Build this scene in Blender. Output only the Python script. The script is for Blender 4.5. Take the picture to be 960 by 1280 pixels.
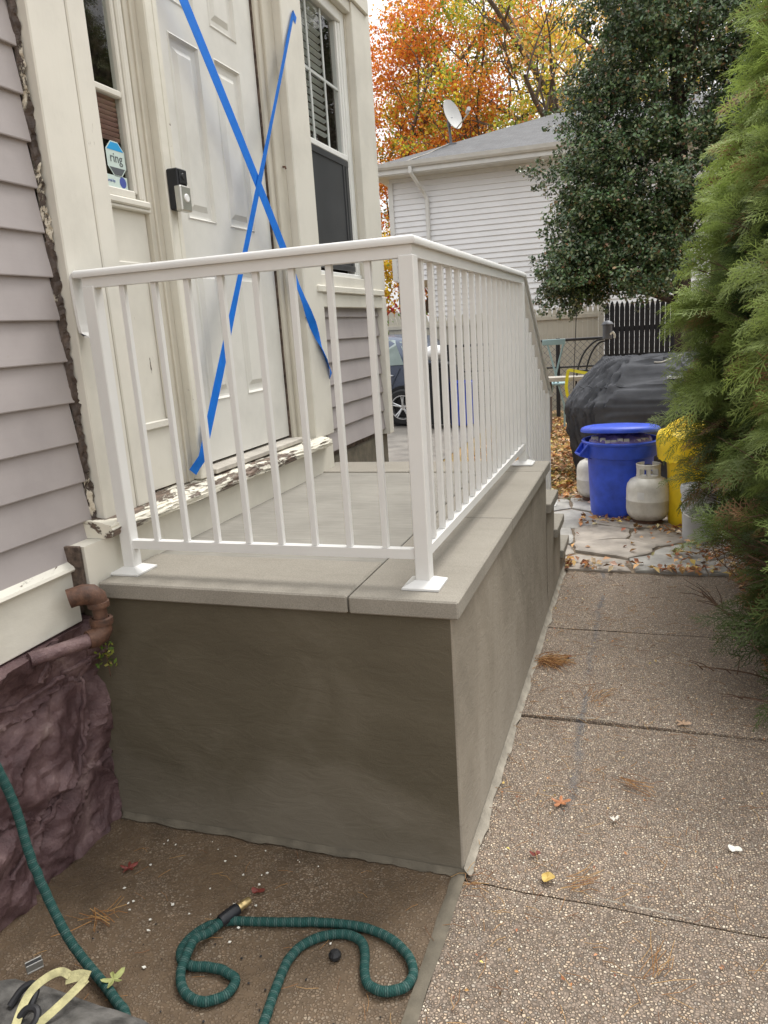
import bpy, bmesh, math, random
import numpy as np
from mathutils import Vector, Matrix, noise as mnoise
random.seed(7); rng = np.random.default_rng(11)
for o in list(bpy.data.objects): bpy.data.objects.remove(o)
SC = bpy.context.scene; COL = SC.collection
R = math.radians
# ------------------------------------------------------------------ camera
cam_d = bpy.data.cameras.new('camera'); cam = bpy.data.objects.new('camera', cam_d); COL.objects.link(cam)
cam_d.sensor_fit = 'VERTICAL'; cam_d.sensor_height = 32.0; cam_d.lens = 943.86/1280*32.0
cam_d.clip_start = .05; cam_d.clip_end = 600
_R = Vector((.94606906, .3175696, -.06405369)); _U = Vector((-.0152339, .24110825, .97037866)); _F = Vector((-.32360663, .91706944, -.23294288))
M = Matrix(((_R.x, _U.x, -_F.x, .467), (_R.y, _U.y, -_F.y, -1.8041), (_R.z, _U.z, -_F.z, 1.5209), (0, 0, 0, 1)))
cam.matrix_world = M; SC.camera = cam
# ------------------------------------------------------------------ light: overcast
SUN_EL, SUN_AZ = 60, 22           # degrees; azimuth measured from +y towards +x
W = bpy.data.worlds.new('World'); SC.world = W; W.use_nodes = True
nt = W.node_tree; nt.nodes.clear()
sky = nt.nodes.new('ShaderNodeTexSky'); sky.sky_type = 'NISHITA'; sky.sun_disc = False
sky.sun_elevation = R(SUN_EL); sky.sun_rotation = R(SUN_AZ); sky.dust_density = 4; sky.air_density = 1
hs = nt.nodes.new('ShaderNodeHueSaturation'); hs.inputs['Saturation'].default_value = .25
mx = nt.nodes.new('ShaderNodeMix'); mx.data_type = 'RGBA'; mx.inputs['Factor'].default_value = .78
# even white cloud layer, three times brighter overhead than at the horizon (standard overcast sky)
tcw = nt.nodes.new('ShaderNodeTexCoord'); sxw = nt.nodes.new('ShaderNodeSeparateXYZ'); nt.links.new(tcw.outputs['Generated'], sxw.inputs[0])
mr = nt.nodes.new('ShaderNodeMapRange'); mr.inputs['From Min'].default_value = 0; mr.inputs['From Max'].default_value = 1; mr.inputs['To Min'].default_value = 5.2; mr.inputs['To Max'].default_value = 15.6
nt.links.new(sxw.outputs[2], mr.inputs['Value'])
cw_ = nt.nodes.new('ShaderNodeCombineColor'); nt.links.new(mr.outputs[0], cw_.inputs[0]); nt.links.new(mr.outputs[0], cw_.inputs[1]); nt.links.new(mr.outputs[0], cw_.inputs[2]); nt.links.new(cw_.outputs[0], mx.inputs['B'])
bg = nt.nodes.new('ShaderNodeBackground'); bg.inputs['Strength'].default_value = .10
wo = nt.nodes.new('ShaderNodeOutputWorld')
nt.links.new(sky.outputs[0], hs.inputs['Color']); nt.links.new(hs.outputs[0], mx.inputs['A'])
nt.links.new(mx.outputs['Result'], bg.inputs[0]); nt.links.new(bg.outputs[0], wo.inputs[0])
sl = bpy.data.lights.new('sun', 'SUN'); sl.energy = 1.5; sl.angle = R(24); sl.color = (1, .97, .93)
sun = bpy.data.objects.new('sun', sl); COL.objects.link(sun)
sd = Vector((math.sin(R(SUN_AZ))*math.cos(R(SUN_EL)), math.cos(R(SUN_AZ))*math.cos(R(SUN_EL)), math.sin(R(SUN_EL))))
sun.rotation_euler = (-sd).to_track_quat('-Z', 'Y').to_euler(); sun.location = (3, 0, 8)
SC.view_settings.view_transform = 'Standard'; SC.view_settings.look = 'None'
SC.view_settings.exposure = .86; SC.view_settings.gamma = 1
SC.render.engine = 'CYCLES'; SC.cycles.max_bounces = 6; SC.cycles.transparent_max_bounces = 8
try: SC.cycles.use_denoising = True
except Exception: pass

# ------------------------------------------------------------------ materials
def newmat(name):
    m = bpy.data.materials.new(name); m.use_nodes = True
    n = m.node_tree; b = n.nodes['Principled BSDF']; return m, n, b
def nd(n, t, **k):
    x = n.nodes.new(t)
    for a, v in k.items():
        if a.startswith('i_'):
            x.inputs[a[2:].replace('_', ' ')].default_value = v
        else: setattr(x, a, v)
    return x
def ramp(n, fac, stops):
    r = n.nodes.new('ShaderNodeValToRGB'); e = r.color_ramp.elements
    while len(e) < len(stops): e.new(.5)
    for q, (p, c) in zip(e, stops):
        q.position = p; q.color = (*c, 1) if len(c) == 3 else c
    n.links.new(fac, r.inputs[0]); return r.outputs[0]
def coords(n, scale=(1, 1, 1)):
    t = n.nodes.new('ShaderNodeTexCoord'); mp = n.nodes.new('ShaderNodeMapping')
    n.links.new(t.outputs['Object'], mp.inputs[0]); mp.inputs['Scale'].default_value = scale; return mp.outputs[0]
def noise(n, v, scale, detail=5, rough=.55, dist=0):
    x = nd(n, 'ShaderNodeTexNoise'); x.inputs['Scale'].default_value = scale; x.inputs['Detail'].default_value = detail
    x.inputs['Roughness'].default_value = rough; x.inputs['Distortion'].default_value = dist
    n.links.new(v, x.inputs['Vector']); return x.outputs['Fac']
def mixc(n, f, a, b, mode='MIX'):
    x = n.nodes.new('ShaderNodeMix'); x.data_type = 'RGBA'; x.blend_type = mode
    for s, v in (('Factor', f), ('A', a), ('B', b)):
        if hasattr(v, 'is_linked') or hasattr(v, 'links'): n.links.new(v, x.inputs[s])
        else: x.inputs[s].default_value = v if s == 'Factor' else ((*v, 1) if len(v) == 3 else v)
    return x.outputs['Result']
def math_(n, op, a, b=0.0, clamp=False):
    x = n.nodes.new('ShaderNodeMath'); x.operation = op; x.use_clamp = clamp
    for i, v in enumerate((a, b)):
        if hasattr(v, 'links'): n.links.new(v, x.inputs[i])
        else: x.inputs[i].default_value = v
    return x.outputs[0]
def bump(n, b, h, strength=.3, dist=.01):
    x = n.nodes.new('ShaderNodeBump'); x.inputs['Strength'].default_value = strength; x.inputs['Distance'].default_value = dist
    n.links.new(h, x.inputs['Height']); n.links.new(x.outputs[0], b.inputs['Normal']); return x
def simple(name, col, rough=.6, metal=0, spec=.4, var=.12, scale=6, bmp=0, bscale=60, stretch=(1, 1, 1)):
    m, n, b = newmat(name); v = coords(n, stretch)
    f = noise(n, v, scale); c = ramp(n, f, [(.3, tuple(x*(1-var) for x in col)), (.7, tuple(min(1, x*(1+var)) for x in col))])
    n.links.new(c, b.inputs['Base Color']); b.inputs['Roughness'].default_value = rough; b.inputs['Metallic'].default_value = metal
    b.inputs['Specular IOR Level'].default_value = spec
    if bmp: bump(n, b, noise(n, v, bscale, 6), bmp, .004)
    return m
def attr_mat(name, rough=.6, spec=.3, trans=0.0, mult=(1, 1, 1), two=None):
    m, n, b = newmat(name); a = nd(n, 'ShaderNodeAttribute', attribute_name='col')
    c = a.outputs['Color']
    n.links.new(c, b.inputs['Base Color']); b.inputs['Roughness'].default_value = rough; b.inputs['Specular IOR Level'].default_value = spec
    if trans:
        t = nd(n, 'ShaderNodeBsdfTranslucent'); n.links.new(c, t.inputs[0]); s = nd(n, 'ShaderNodeMixShader'); s.inputs[0].default_value = trans
        n.links.new(b.outputs[0], s.inputs[1]); n.links.new(t.outputs[0], s.inputs[2]); n.links.new(s.outputs[0], n.nodes['Material Output'].inputs[0])
    return m
def painted_wood(name, col, wood=(.16, .11, .08), peel=.0, grain=(1, 1, 1), dirt=.5, rough=.5, bs=.25):
    """old oil paint: faint dirt, brush grain, and where peel > 0 flakes that show the wood"""
    m, n, b = newmat(name); v = coords(n); vs = coords(n, grain)
    f = noise(n, v, 3.2, 6, .62); c = ramp(n, f, [(.25, tuple(x*.84 for x in col)), (.55, col), (.8, tuple(min(1, x*1.05) for x in col))])
    d = noise(n, v, 34, 5, .7); spk = ramp(n, d, [(.66, (0, 0, 0)), (.74, (1, 1, 1))])
    c = mixc(n, math_(n, 'MULTIPLY', spk, .28*dirt), c, (.3, .26, .2))
    h = noise(n, vs, 22, 6, .6)
    if peel > 0:
        pn = noise(n, vs, 9, 8, .68, .6); k = .76-peel*.48
        msk = ramp(n, pn, [(k-.012, (0, 0, 0)), (k+.012, (1, 1, 1))])
        wn = noise(n, vs, 50, 6, .6); wc = ramp(n, wn, [(.3, tuple(x*.5 for x in wood)), (.55, wood), (.75, tuple(x*1.9 for x in wood))])
        c = mixc(n, msk, c, wc)
        h = math_(n, 'SUBTRACT', h, math_(n, 'MULTIPLY', msk, 1.6))
    n.links.new(c, b.inputs['Base Color']); b.inputs['Roughness'].default_value = rough; b.inputs['Specular IOR Level'].default_value = .3
    bump(n, b, h, bs, .004); return m
MT = {}
MT['cream'] = painted_wood('weathered_cream_paint', (.65, .625, .555), peel=.13, grain=(1, 1, .3))
MT['cream2'] = painted_wood('tan_cream_paint', (.53, .495, .415), peel=0, grain=(1, 1, .2))
MT['peeling'] = painted_wood('peeling_cream_paint', (.70, .665, .565), wood=(.15, .11, .085), peel=.46, grain=(1.0, .26, 1.4), bs=.8)
MT['peel2'] = painted_wood('cracked_cream_paint', (.66, .635, .555), peel=.22, grain=(1, .4, 1), bs=.5)
MT['apron'] = painted_wood('sill_base_paint', (.64, .61, .53), peel=.10, grain=(1, .25, 1))
MT['door'] = painted_wood('white_door_paint', (.66, .648, .60), peel=0, grain=(1, 1, .1), dirt=.7, rough=.42, bs=.1)
MT['siding'] = painted_wood('mauve_grey_siding_paint', (.36, .328, .322), wood=(.25, .2, .18), peel=.0, grain=(1, .08, 1), dirt=.8, rough=.6, bs=.25)
MT['crumble'] = painted_wood('crumbling_caulk', (.52, .47, .38), wood=(.075, .055, .045), peel=.60, grain=(1, 1, .5), bs=.9)
MT['wood_dark'] = simple('rotten_bare_wood', (.11, .08, .062), .9, var=.6, scale=40, bmp=.8, bscale=90)
MT['rail'] = simple('white_powder_coat', (.69, .685, .665), .38, spec=.5, var=.03, scale=9)
MT['vinyl'] = simple('white_window_vinyl', (.72, .72, .69), .4, var=.06)
MT['sash_grey'] = simple('grey_white_muntin', (.50, .52, .50), .45, var=.08)
MT['screen'] = simple('dark_insect_screen', (.038, .040, .044), .38, var=.25, scale=3)
MT['interior'] = simple('dark_room', (.03, .028, .026), .9)
MT['blind'] = simple('window_blind_slat', (.80, .80, .78), .5, var=.05)
MT['redblind'] = simple('brown_blind_slat', (.50, .30, .27), .5, var=.15)
MT['black'] = simple('black_plastic', (.012, .013, .016), .42, var=.2)
MT['black_iron'] = simple('black_iron', (.02, .02, .022), .55, var=.3, scale=25)
MT['silver'] = simple('satin_nickel', (.55, .54, .50), .32, metal=.8, var=.06)
MT['brass'] = simple('brass', (.55, .42, .20), .35, metal=.85, var=.2, scale=40)
def glass_mat():
    m, n, b = newmat('window_glass'); n.nodes.remove(b)
    t = nd(n, 'ShaderNodeBsdfTransparent'); t.inputs[0].default_value = (.93, .95, .95, 1)
    g = nd(n, 'ShaderNodeBsdfGlossy'); g.inputs['Roughness'].default_value = .015
    lw = nd(n, 'ShaderNodeFresnel'); lw.inputs[0].default_value = 1.55
    nz = noise(n, coords(n), 2.5, 2); bp_ = nd(n, 'ShaderNodeBump'); bp_.inputs['Strength'].default_value = .05; n.links.new(nz, bp_.inputs['Height']); n.links.new(bp_.outputs[0], g.inputs['Normal'])
    s = nd(n, 'ShaderNodeMixShader'); n.links.new(math_(n, 'MULTIPLY', math_(n, 'MULTIPLY', lw.outputs[0], .95, True), math_(n, 'SUBTRACT', 1.0, nd(n, 'ShaderNodeNewGeometry').outputs['Backfacing'])), s.inputs[0])
    n.links.new(t.outputs[0], s.inputs[1]); n.links.new(g.outputs[0], s.inputs[2]); n.links.new(s.outputs[0], n.nodes['Material Output'].inputs[0])
    return m
MT['glass'] = glass_mat()
def stone_cast():
    m, n, b = newmat('cast_stone'); v = coords(n)
    f = noise(n, v, 4, 6, .6); c = ramp(n, f, [(.3, (.225, .206, .174)), (.55, (.278, .256, .218)), (.8, (.32, .295, .253))])
    g = noise(n, v, 260, 3, .6); c = mixc(n, .35, c, ramp(n, g, [(.35, (.16, .145, .12)), (.6, (.36, .33, .275))]))
    st = noise(n, coords(n, (1, 6, 1)), 5, 4); c = mixc(n, ramp(n, st, [(.56, (0, 0, 0)), (.72, (.35, .35, .35))]), c, (.21, .19, .155))
    n.links.new(c, b.inputs['Base Color']); b.inputs['Roughness'].default_value = .8; b.inputs['Specular IOR Level'].default_value = .25
    bump(n, b, g, .25, .002); return m
MT['cast'] = stone_cast()
def stucco(name, lo, mid, hi, rough, stretch, dry=None):
    m, n, b = newmat(name); v = coords(n); vs = coords(n, stretch)
    f = noise(n, vs, 2.6, 7, .6, .8); c = ramp(n, f, [(.28, lo), (.5, mid), (.74, hi)])
    g = noise(n, v, 320, 2, .6); c = mixc(n, .22, c, ramp(n, g, [(.3, tuple(x*.6 for x in mid)), (.7, tuple(x*1.35 for x in mid))]))
    if dry:      # lime bloom where the render has begun to dry along its foot
        tc = nd(n, 'ShaderNodeTexCoord'); sx = nd(n, 'ShaderNodeSeparateXYZ'); n.links.new(tc.outputs['Object'], sx.inputs[0])
        zz = math_(n, 'ADD', sx.outputs[2], math_(n, 'MULTIPLY', math_(n, 'SUBTRACT', .5, noise(n, v, 3.4, 6, .6)), .55))
        c = mixc(n, math_(n, 'MULTIPLY', ramp(n, zz, [(.05, (1, 1, 1)), (.30, (0, 0, 0))]), .5), c, dry)
    sp = noise(n, v, 70, 3, .7); c = mixc(n, math_(n, 'MULTIPLY', ramp(n, sp, [(.70, (0, 0, 0)), (.76, (1, 1, 1))]), .35), c, tuple(x*.45 for x in mid))
    n.links.new(c, b.inputs['Base Color']); b.inputs['Roughness'].default_value = rough; b.inputs['Specular IOR Level'].default_value = .25
    tr = noise(n, coords(n, (1, 1, 2.6)), 9, 6, .6, 1.4)
    bump(n, b, math_(n, 'ADD', math_(n, 'MULTIPLY', tr, 1.0), math_(n, 'MULTIPLY', g, .18)), .25, .012); return m
MT['stucco'] = stucco('fresh_stucco', (.20, .175, .137), (.29, .255, .203), (.375, .335, .275), .85, (1, 1.3, .7), (.36, .325, .27))
MT['stucco_damp_shade'] = stucco('shaded_damp_stucco', (.088, .074, .050), (.114, .097, .067), (.160, .138, .102), .62, (1, 1, 1.4), (.215, .19, .15))  # darker front copy of the stucco: shade put into the colour, besides damp
MT['broom'] = None
def broomed():
    m, n, b = newmat('broomed_concrete'); v = coords(n)
    f = noise(n, v, 5, 5); c = ramp(n, f, [(.3, (.20, .188, .162)), (.7, (.285, .268, .232))])
    ln = noise(n, coords(n, (3, 90, 1)), 3, 4, .6); c = mixc(n, .35, c, ramp(n, ln, [(.35, (.13, .122, .105)), (.65, (.33, .31, .27))]))
    n.links.new(c, b.inputs['Base Color']); b.inputs['Roughness'].default_value = .75
    bump(n, b, ln, .5, .003); return m
MT['broom'] = broomed()
def aggregate(name, stops, mortar, scale=105, mud=None, relief=.8, dark=.5, rough=.7):
    m, n, b = newmat(name); v = coords(n)
    vw = nd(n, 'ShaderNodeTexVoronoi'); vw.inputs['Scale'].default_value = scale; vw.inputs['Randomness'].default_value = 1
    n.links.new(v, vw.inputs['Vector'])
    ve = nd(n, 'ShaderNodeTexVoronoi', feature='DISTANCE_TO_EDGE'); ve.inputs['Scale'].default_value = scale; n.links.new(v, ve.inputs['Vector'])
    sep = nd(n, 'ShaderNodeSeparateColor'); n.links.new(vw.outputs['Color'], sep.inputs[0])
    c = ramp(n, sep.outputs[0], stops)
    keep = ramp(n, sep.outputs[1], [(.25, (0, 0, 0)), (.32, (1, 1, 1))])        # some cells are just mortar
    edge = ramp(n, ve.outputs['Distance'], [(.05, (0, 0, 0)), (.20, (1, 1, 1))])
    k = math_(n, 'MULTIPLY', keep, edge)
    fine = noise(n, v, 380, 3); mc = ramp(n, fine, [(.3, tuple(x*.6 for x in mortar)), (.7, tuple(x*1.2 for x in mortar))]); mc = mixc(n, edge, tuple(x*.42 for x in mortar), mc)
    c = mixc(n, k, mc, c)
    big = noise(n, v, 1.6, 5, .6); c = mixc(n, math_(n, 'MULTIPLY', ramp(n, big, [(.42, (0, 0, 0)), (.66, (1, 1, 1))]), dark), c, (.095, .078, .06), 'MIX')
    if not mud:      # old blue-black chalk line snapped along the slabs
        tc = nd(n, 'ShaderNodeTexCoord'); sx = nd(n, 'ShaderNodeSeparateXYZ'); n.links.new(tc.outputs['Object'], sx.inputs[0])
        off = math_(n, 'ABSOLUTE', math_(n, 'SUBTRACT', sx.outputs[0], math_(n, 'ADD', .205, math_(n, 'MULTIPLY', noise(n, v, 5, 3), .10))))
        ln = ramp(n, off, [(.004, (1, 1, 1)), (.020, (0, 0, 0))]); wy = ramp(n, noise(n, coords(n, (0, 1, 0)), 1.7, 3), [(.42, (0, 0, 0)), (.58, (1, 1, 1))]); wy = math_(n, 'MULTIPLY', wy, ramp(n, sx.outputs[1], [(.12, (0, 0, 0)), (.25, (1, 1, 1))]))
        c = mixc(n, math_(n, 'MULTIPLY', math_(n, 'MULTIPLY', ln, wy), .6), c, (.10, .115, .135))
    if mud:
        mn = noise(n, v, 3.3, 7, .62, .5); c = mixc(n, ramp(n, mn, [(.22, (.45, .45, .45)), (.58, (.95, .95, .95))]), c, mixc(n, noise(n, v, 26, 6), tuple(x*.62 for x in mud), tuple(x*1.3 for x in mud)))
        dn = noise(n, v, 2.1, 6, .62, .6); dm = ramp(n, dn, [(.44, (0, 0, 0)), (.60, (1, 1, 1))]); c = mixc(n, math_(n, 'MULTIPLY', dm, .55), c, (.062, .044, .028))
    n.links.new(c, b.inputs['Base Color']); b.inputs['Roughness'].default_value = rough; b.inputs['Specular IOR Level'].default_value = .35
    h = math_(n, 'ADD', math_(n, 'MULTIPLY', k, 1.0), math_(n, 'MULTIPLY', fine, .3))
    bump(n, b, h, relief, .004); return m
PEB = [(0, (.27, .19, .135)), (.2, (.54, .40, .28)), (.4, (.40, .325, .255)), (.58, (.68, .54, .385)), (.74, (.31, .265, .225)), (.88, (.84, .73, .57)), (1, (.56, .385, .25))]
MT['walk'] = aggregate('exposed_aggregate', PEB, (.36, .28, .215), 132, None, 1.0, .26)
MT['pad'] = aggregate('muddy_aggregate', PEB, (.16, .12, .085), 125, (.150, .104, .064), .6, .25, .48)
MT['cement'] = simple('cement_smear', (.30, .27, .22), .85, var=.25, scale=18, bmp=.5, bscale=120)
MT['cement_low'] = simple('old_cement', (.125, .108, .080), .85, var=.3, scale=14, bmp=.5, bscale=90)
MT['gap'] = simple('joint_dirt', (.045, .036, .028), .95, var=.4, scale=60)
MT['flag'] = simple('bluestone', (.36, .345, .315), .75, var=.35, scale=7, bmp=.6, bscale=30)
MT['flag2'] = simple('brown_bluestone', (.35, .31, .265), .75, var=.35, scale=6, bmp=.6, bscale=30)
MT['sand'] = simple('joint_sand', (.20, .155, .11), .95, var=.4, scale=40, bmp=.6, bscale=80)
MT['soil'] = simple('leaf_mould_soil', (.115, .082, .055), .95, var=.6, scale=16, bmp=.9, bscale=50)
def ground_mat():
    m, n, b = newmat('yard_ground'); v = coords(n)
    f = noise(n, v, 1.1, 7, .65); g = noise(n, v, 30, 5, .7)
    c = ramp(n, g, [(.3, (.14, .09, .05)), (.5, (.30, .19, .09)), (.62, (.46, .31, .14)), (.75, (.22, .18, .07))])
    c = mixc(n, ramp(n, f, [(.45, (0, 0, 0)), (.6, (.7, .7, .7))]), c, ramp(n, g, [(.35, (.05, .06, .02)), (.6, (.16, .15, .05))]))
    n.links.new(c, b.inputs['Base Color']); b.inputs['Roughness'].default_value = .95; bump(n, b, g, .8, .02); return m
MT['ground'] = ground_mat()
MT['drive'] = simple('wet_driveway', (.19, .175, .155), .45, var=.3, scale=4, bmp=.4, bscale=80)
def purple_stone():
    m, n, b = newmat('purple_painted_stone'); v = coords(n)
    f = noise(n, v, 7, 7, .65, .4); c = ramp(n, f, [(.25, (.054, .027, .029)), (.45, (.108, .060, .062)), (.60, (.185, .115, .113)), (.76, (.36, .265, .245))])
    n.links.new(c, b.inputs['Base Color']); b.inputs['Roughness'].default_value = .42; b.inputs['Specular IOR Level'].default_value = .5
    vo = nd(n, 'ShaderNodeTexVoronoi'); vo.inputs['Scale'].default_value = 17; vm = nd(n, 'ShaderNodeMapping'); vm.inputs['Rotation'].default_value = (.5, .3, .9); vm.inputs['Scale'].default_value = (1, .55, 1.5); n.links.new(v, vm.inputs[0]); n.links.new(vm.outputs[0], vo.inputs['Vector'])
    bump(n, b, math_(n, 'ADD', math_(n, 'ADD', noise(n, v, 32, 9, .72), math_(n, 'MULTIPLY', vo.outputs['Distance'], .5)), math_(n, 'MULTIPLY', noise(n, v, 150, 4), .3)), .7, .014); return m
MT['purple'] = purple_stone()
def rust():
    m, n, b = newmat('rusty_iron_pipe'); v = coords(n)
    f = noise(n, v, 30, 7, .65); c = ramp(n, f, [(.3, (.038, .020, .014)), (.5, (.095, .045, .027)), (.68, (.155, .078, .046)), (.82, (.12, .08, .07))])
    n.links.new(c, b.inputs['Base Color']); b.inputs['Roughness'].default_value = .65; bump(n, b, noise(n, v, 120, 5), .5, .003); return m
MT['rust'] = rust()
MT['tape'] = simple('blue_masking_tape', (.006, .150, .60), .6, spec=.25, var=.1, scale=20, bmp=.2, bscale=60)
MT['nbr_siding'] = simple('white_vinyl_siding', (.73, .735, .75), .5, var=.04, scale=2)
MT['nbr_trim'] = simple('aluminium_trim', (.60, .60, .58), .45, var=.06)
MT['soffit'] = simple('soffit_vinyl', (.55, .54, .50), .6, var=.05)
def shingle():
    m, n, b = newmat('grey_shingles'); v = coords(n)
    br = nd(n, 'ShaderNodeTexBrick'); br.inputs['Scale'].default_value = 3.2; br.inputs['Mortar Size'].default_value = .012
    br.inputs['Color1'].default_value = (.098, .100, .103, 1); br.inputs['Color2'].default_value = (.135, .137, .140, 1); br.inputs['Mortar'].default_value = (.06, .06, .063, 1)
    n.links.new(v, br.inputs['Vector']); f = noise(n, v, 2.4, 6, .65, .8); g = noise(n, v, 60, 3)
    c = mixc(n, ramp(n, f, [(.42, (0, 0, 0)), (.66, (.6, .6, .6))]), br.outputs[0], (.06, .06, .063)); c = mixc(n, .3, c, ramp(n, g, [(.3, (.07, .07, .073)), (.7, (.21, .21, .215))]))
    n.links.new(c, b.inputs['Base Color']); b.inputs['Roughness'].default_value = .9; bump(n, b, g, .4, .01); return m
MT['shingle'] = shingle()
MT['bark'] = simple('tree_bark', (.115, .088, .068), .9, var=.4, scale=10, bmp=.9, bscale=25, stretch=(1, 1, .3))
MT['bark_dark'] = simple('dark_bark', (.055, .042, .035), .9, var=.4, scale=12, bmp=.8, bscale=30, stretch=(1, 1, .3))
MT['twig'] = simple('bare_twig', (.105, .062, .040), .85, var=.5, scale=30)
MT['leaf'] = attr_mat('autumn_leaf', .6, .25, .45)
MT['holly'] = attr_mat('holly_leaf', .32, .55, .08)
MT['frond'] = attr_mat('conifer_spray', .55, .3, .35)
MT['litter'] = attr_mat('fallen_leaf', .65, .3, .1)
MT['hose'] = attr_mat('woven_hose_sleeve', .75, .2)
MT['fence_tan'] = painted_wood('grey_tan_fence_wood', (.52, .49, .41), wood=(.24, .22, .16), peel=.2, grain=(1, 1, .12), dirt=1)
MT['fence_blk'] = simple('black_fence_paint', (.012, .013, .017), .55, var=.3, scale=8)
MT['tarp'] = simple('black_grill_cover', (.072, .075, .085),   .62, spec=.4, var=.2, scale=8, bmp=.25, bscale=60)
MT['blue'] = simple('blue_bin_plastic', (.030, .085, .60), .45, spec=.5, var=.2, scale=12, bmp=.1, bscale=50)
MT['blue2'] = simple('deep_blue_plastic', (.025, .07, .50), .5, var=.2)
MT['yellow'] = simple('yellow_plastic', (.86, .62, .02), .45, var=.14, scale=8)
def tank_mat():
    m, n, b = newmat('dusty_white_tank_paint'); v = coords(n)
    f = noise(n, v, 9, 6, .65); c = ramp(n, f, [(.3, (.52, .50, .445)), (.6, (.68, .66, .60))])
    sp = noise(n, v, 60, 4, .7); c = mixc(n, math_(n, 'MULTIPLY', ramp(n, sp, [(.62, (0, 0, 0)), (.72, (1, 1, 1))]), .45), c, (.30, .18, .09))
    tc = nd(n, 'ShaderNodeTexCoord'); sx = nd(n, 'ShaderNodeSeparateXYZ'); n.links.new(tc.outputs['Object'], sx.inputs[0])
    lo = ramp(n, math_(n, 'ADD', sx.outputs[2], math_(n, 'MULTIPLY', f, .10)), [(.09, (1, 1, 1)), (.15, (0, 0, 0))])   # mud splashed round the foot
    c = mixc(n, math_(n, 'MULTIPLY', lo, .75), c, (.17, .115, .07))
    n.links.new(c, b.inputs['Base Color']); b.inputs['Roughness'].default_value = .5; bump(n, b, sp, .1, .003); return m
MT['tank'] = tank_mat()
MT['bucket'] = simple('grey_bucket_plastic', (.45, .46, .47), .45, var=.1, scale=9)
MT['white'] = simple('white_plastic', (.74, .74, .73), .45, var=.05)
MT['paper'] = simple('white_paper', (.78, .76, .68), .7, var=.05)
MT['car'] = simple('slate_blue_car_paint', (.085, .105, .15), .25, metal=.35, spec=.6, var=.05)
MT['carglass'] = simple('car_glass', (.27, .33, .32), .06, spec=.9, var=.1)
MT['tyre'] = simple('tyre_rubber', (.02, .02, .021), .8)
MT['alloy'] = simple('alloy_wheel', (.58, .59, .60), .3, metal=.7, var=.05)
MT['red'] = simple('red_lens', (.35, .02, .02), .25)
MT['canvas'] = simple('dusty_grey_canvas', (.105, .10, .092), .9, var=.55, scale=22, bmp=.8, bscale=120)
MT['strap'] = simple('yellowed_webbing', (.44, .405, .21), .75, var=.4, scale=30, bmp=.5, bscale=260)
MT['cauttape'] = simple('yellow_caution_tape', (.75, .66, .03), .45, var=.06)
MT['plank'] = simple('weathered_plank', (.43, .40, .35), .8, var=.2, scale=12, stretch=(.2, 1, 1))
MT['teal'] = simple('pale_teal_paint', (.30, .43, .45), .5, var=.08)
MT['feeder'] = simple('grey_feeder_metal', (.13, .135, .15), .5, metal=.3, var=.2)
MT['dish'] = simple('dish_grey_paint', (.47, .47, .455), .5, var=.05)
MT['stickblue'] = simple('sticker_blue', (.02, .30, .62), .4, var=.05)
MT['stickpale'] = simple('sticker_pale', (.52, .62, .58), .5, var=.05)
MT['sticknavy'] = simple('sticker_navy', (.06, .09, .33), .5, var=.05)
MT['stickink'] = simple('sticker_ink', (.09, .10, .11), .5, var=.05)
MT['lavender'] = simple('lavender_bag', (.30, .24, .55), .5, var=.3, scale=30)

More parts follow.
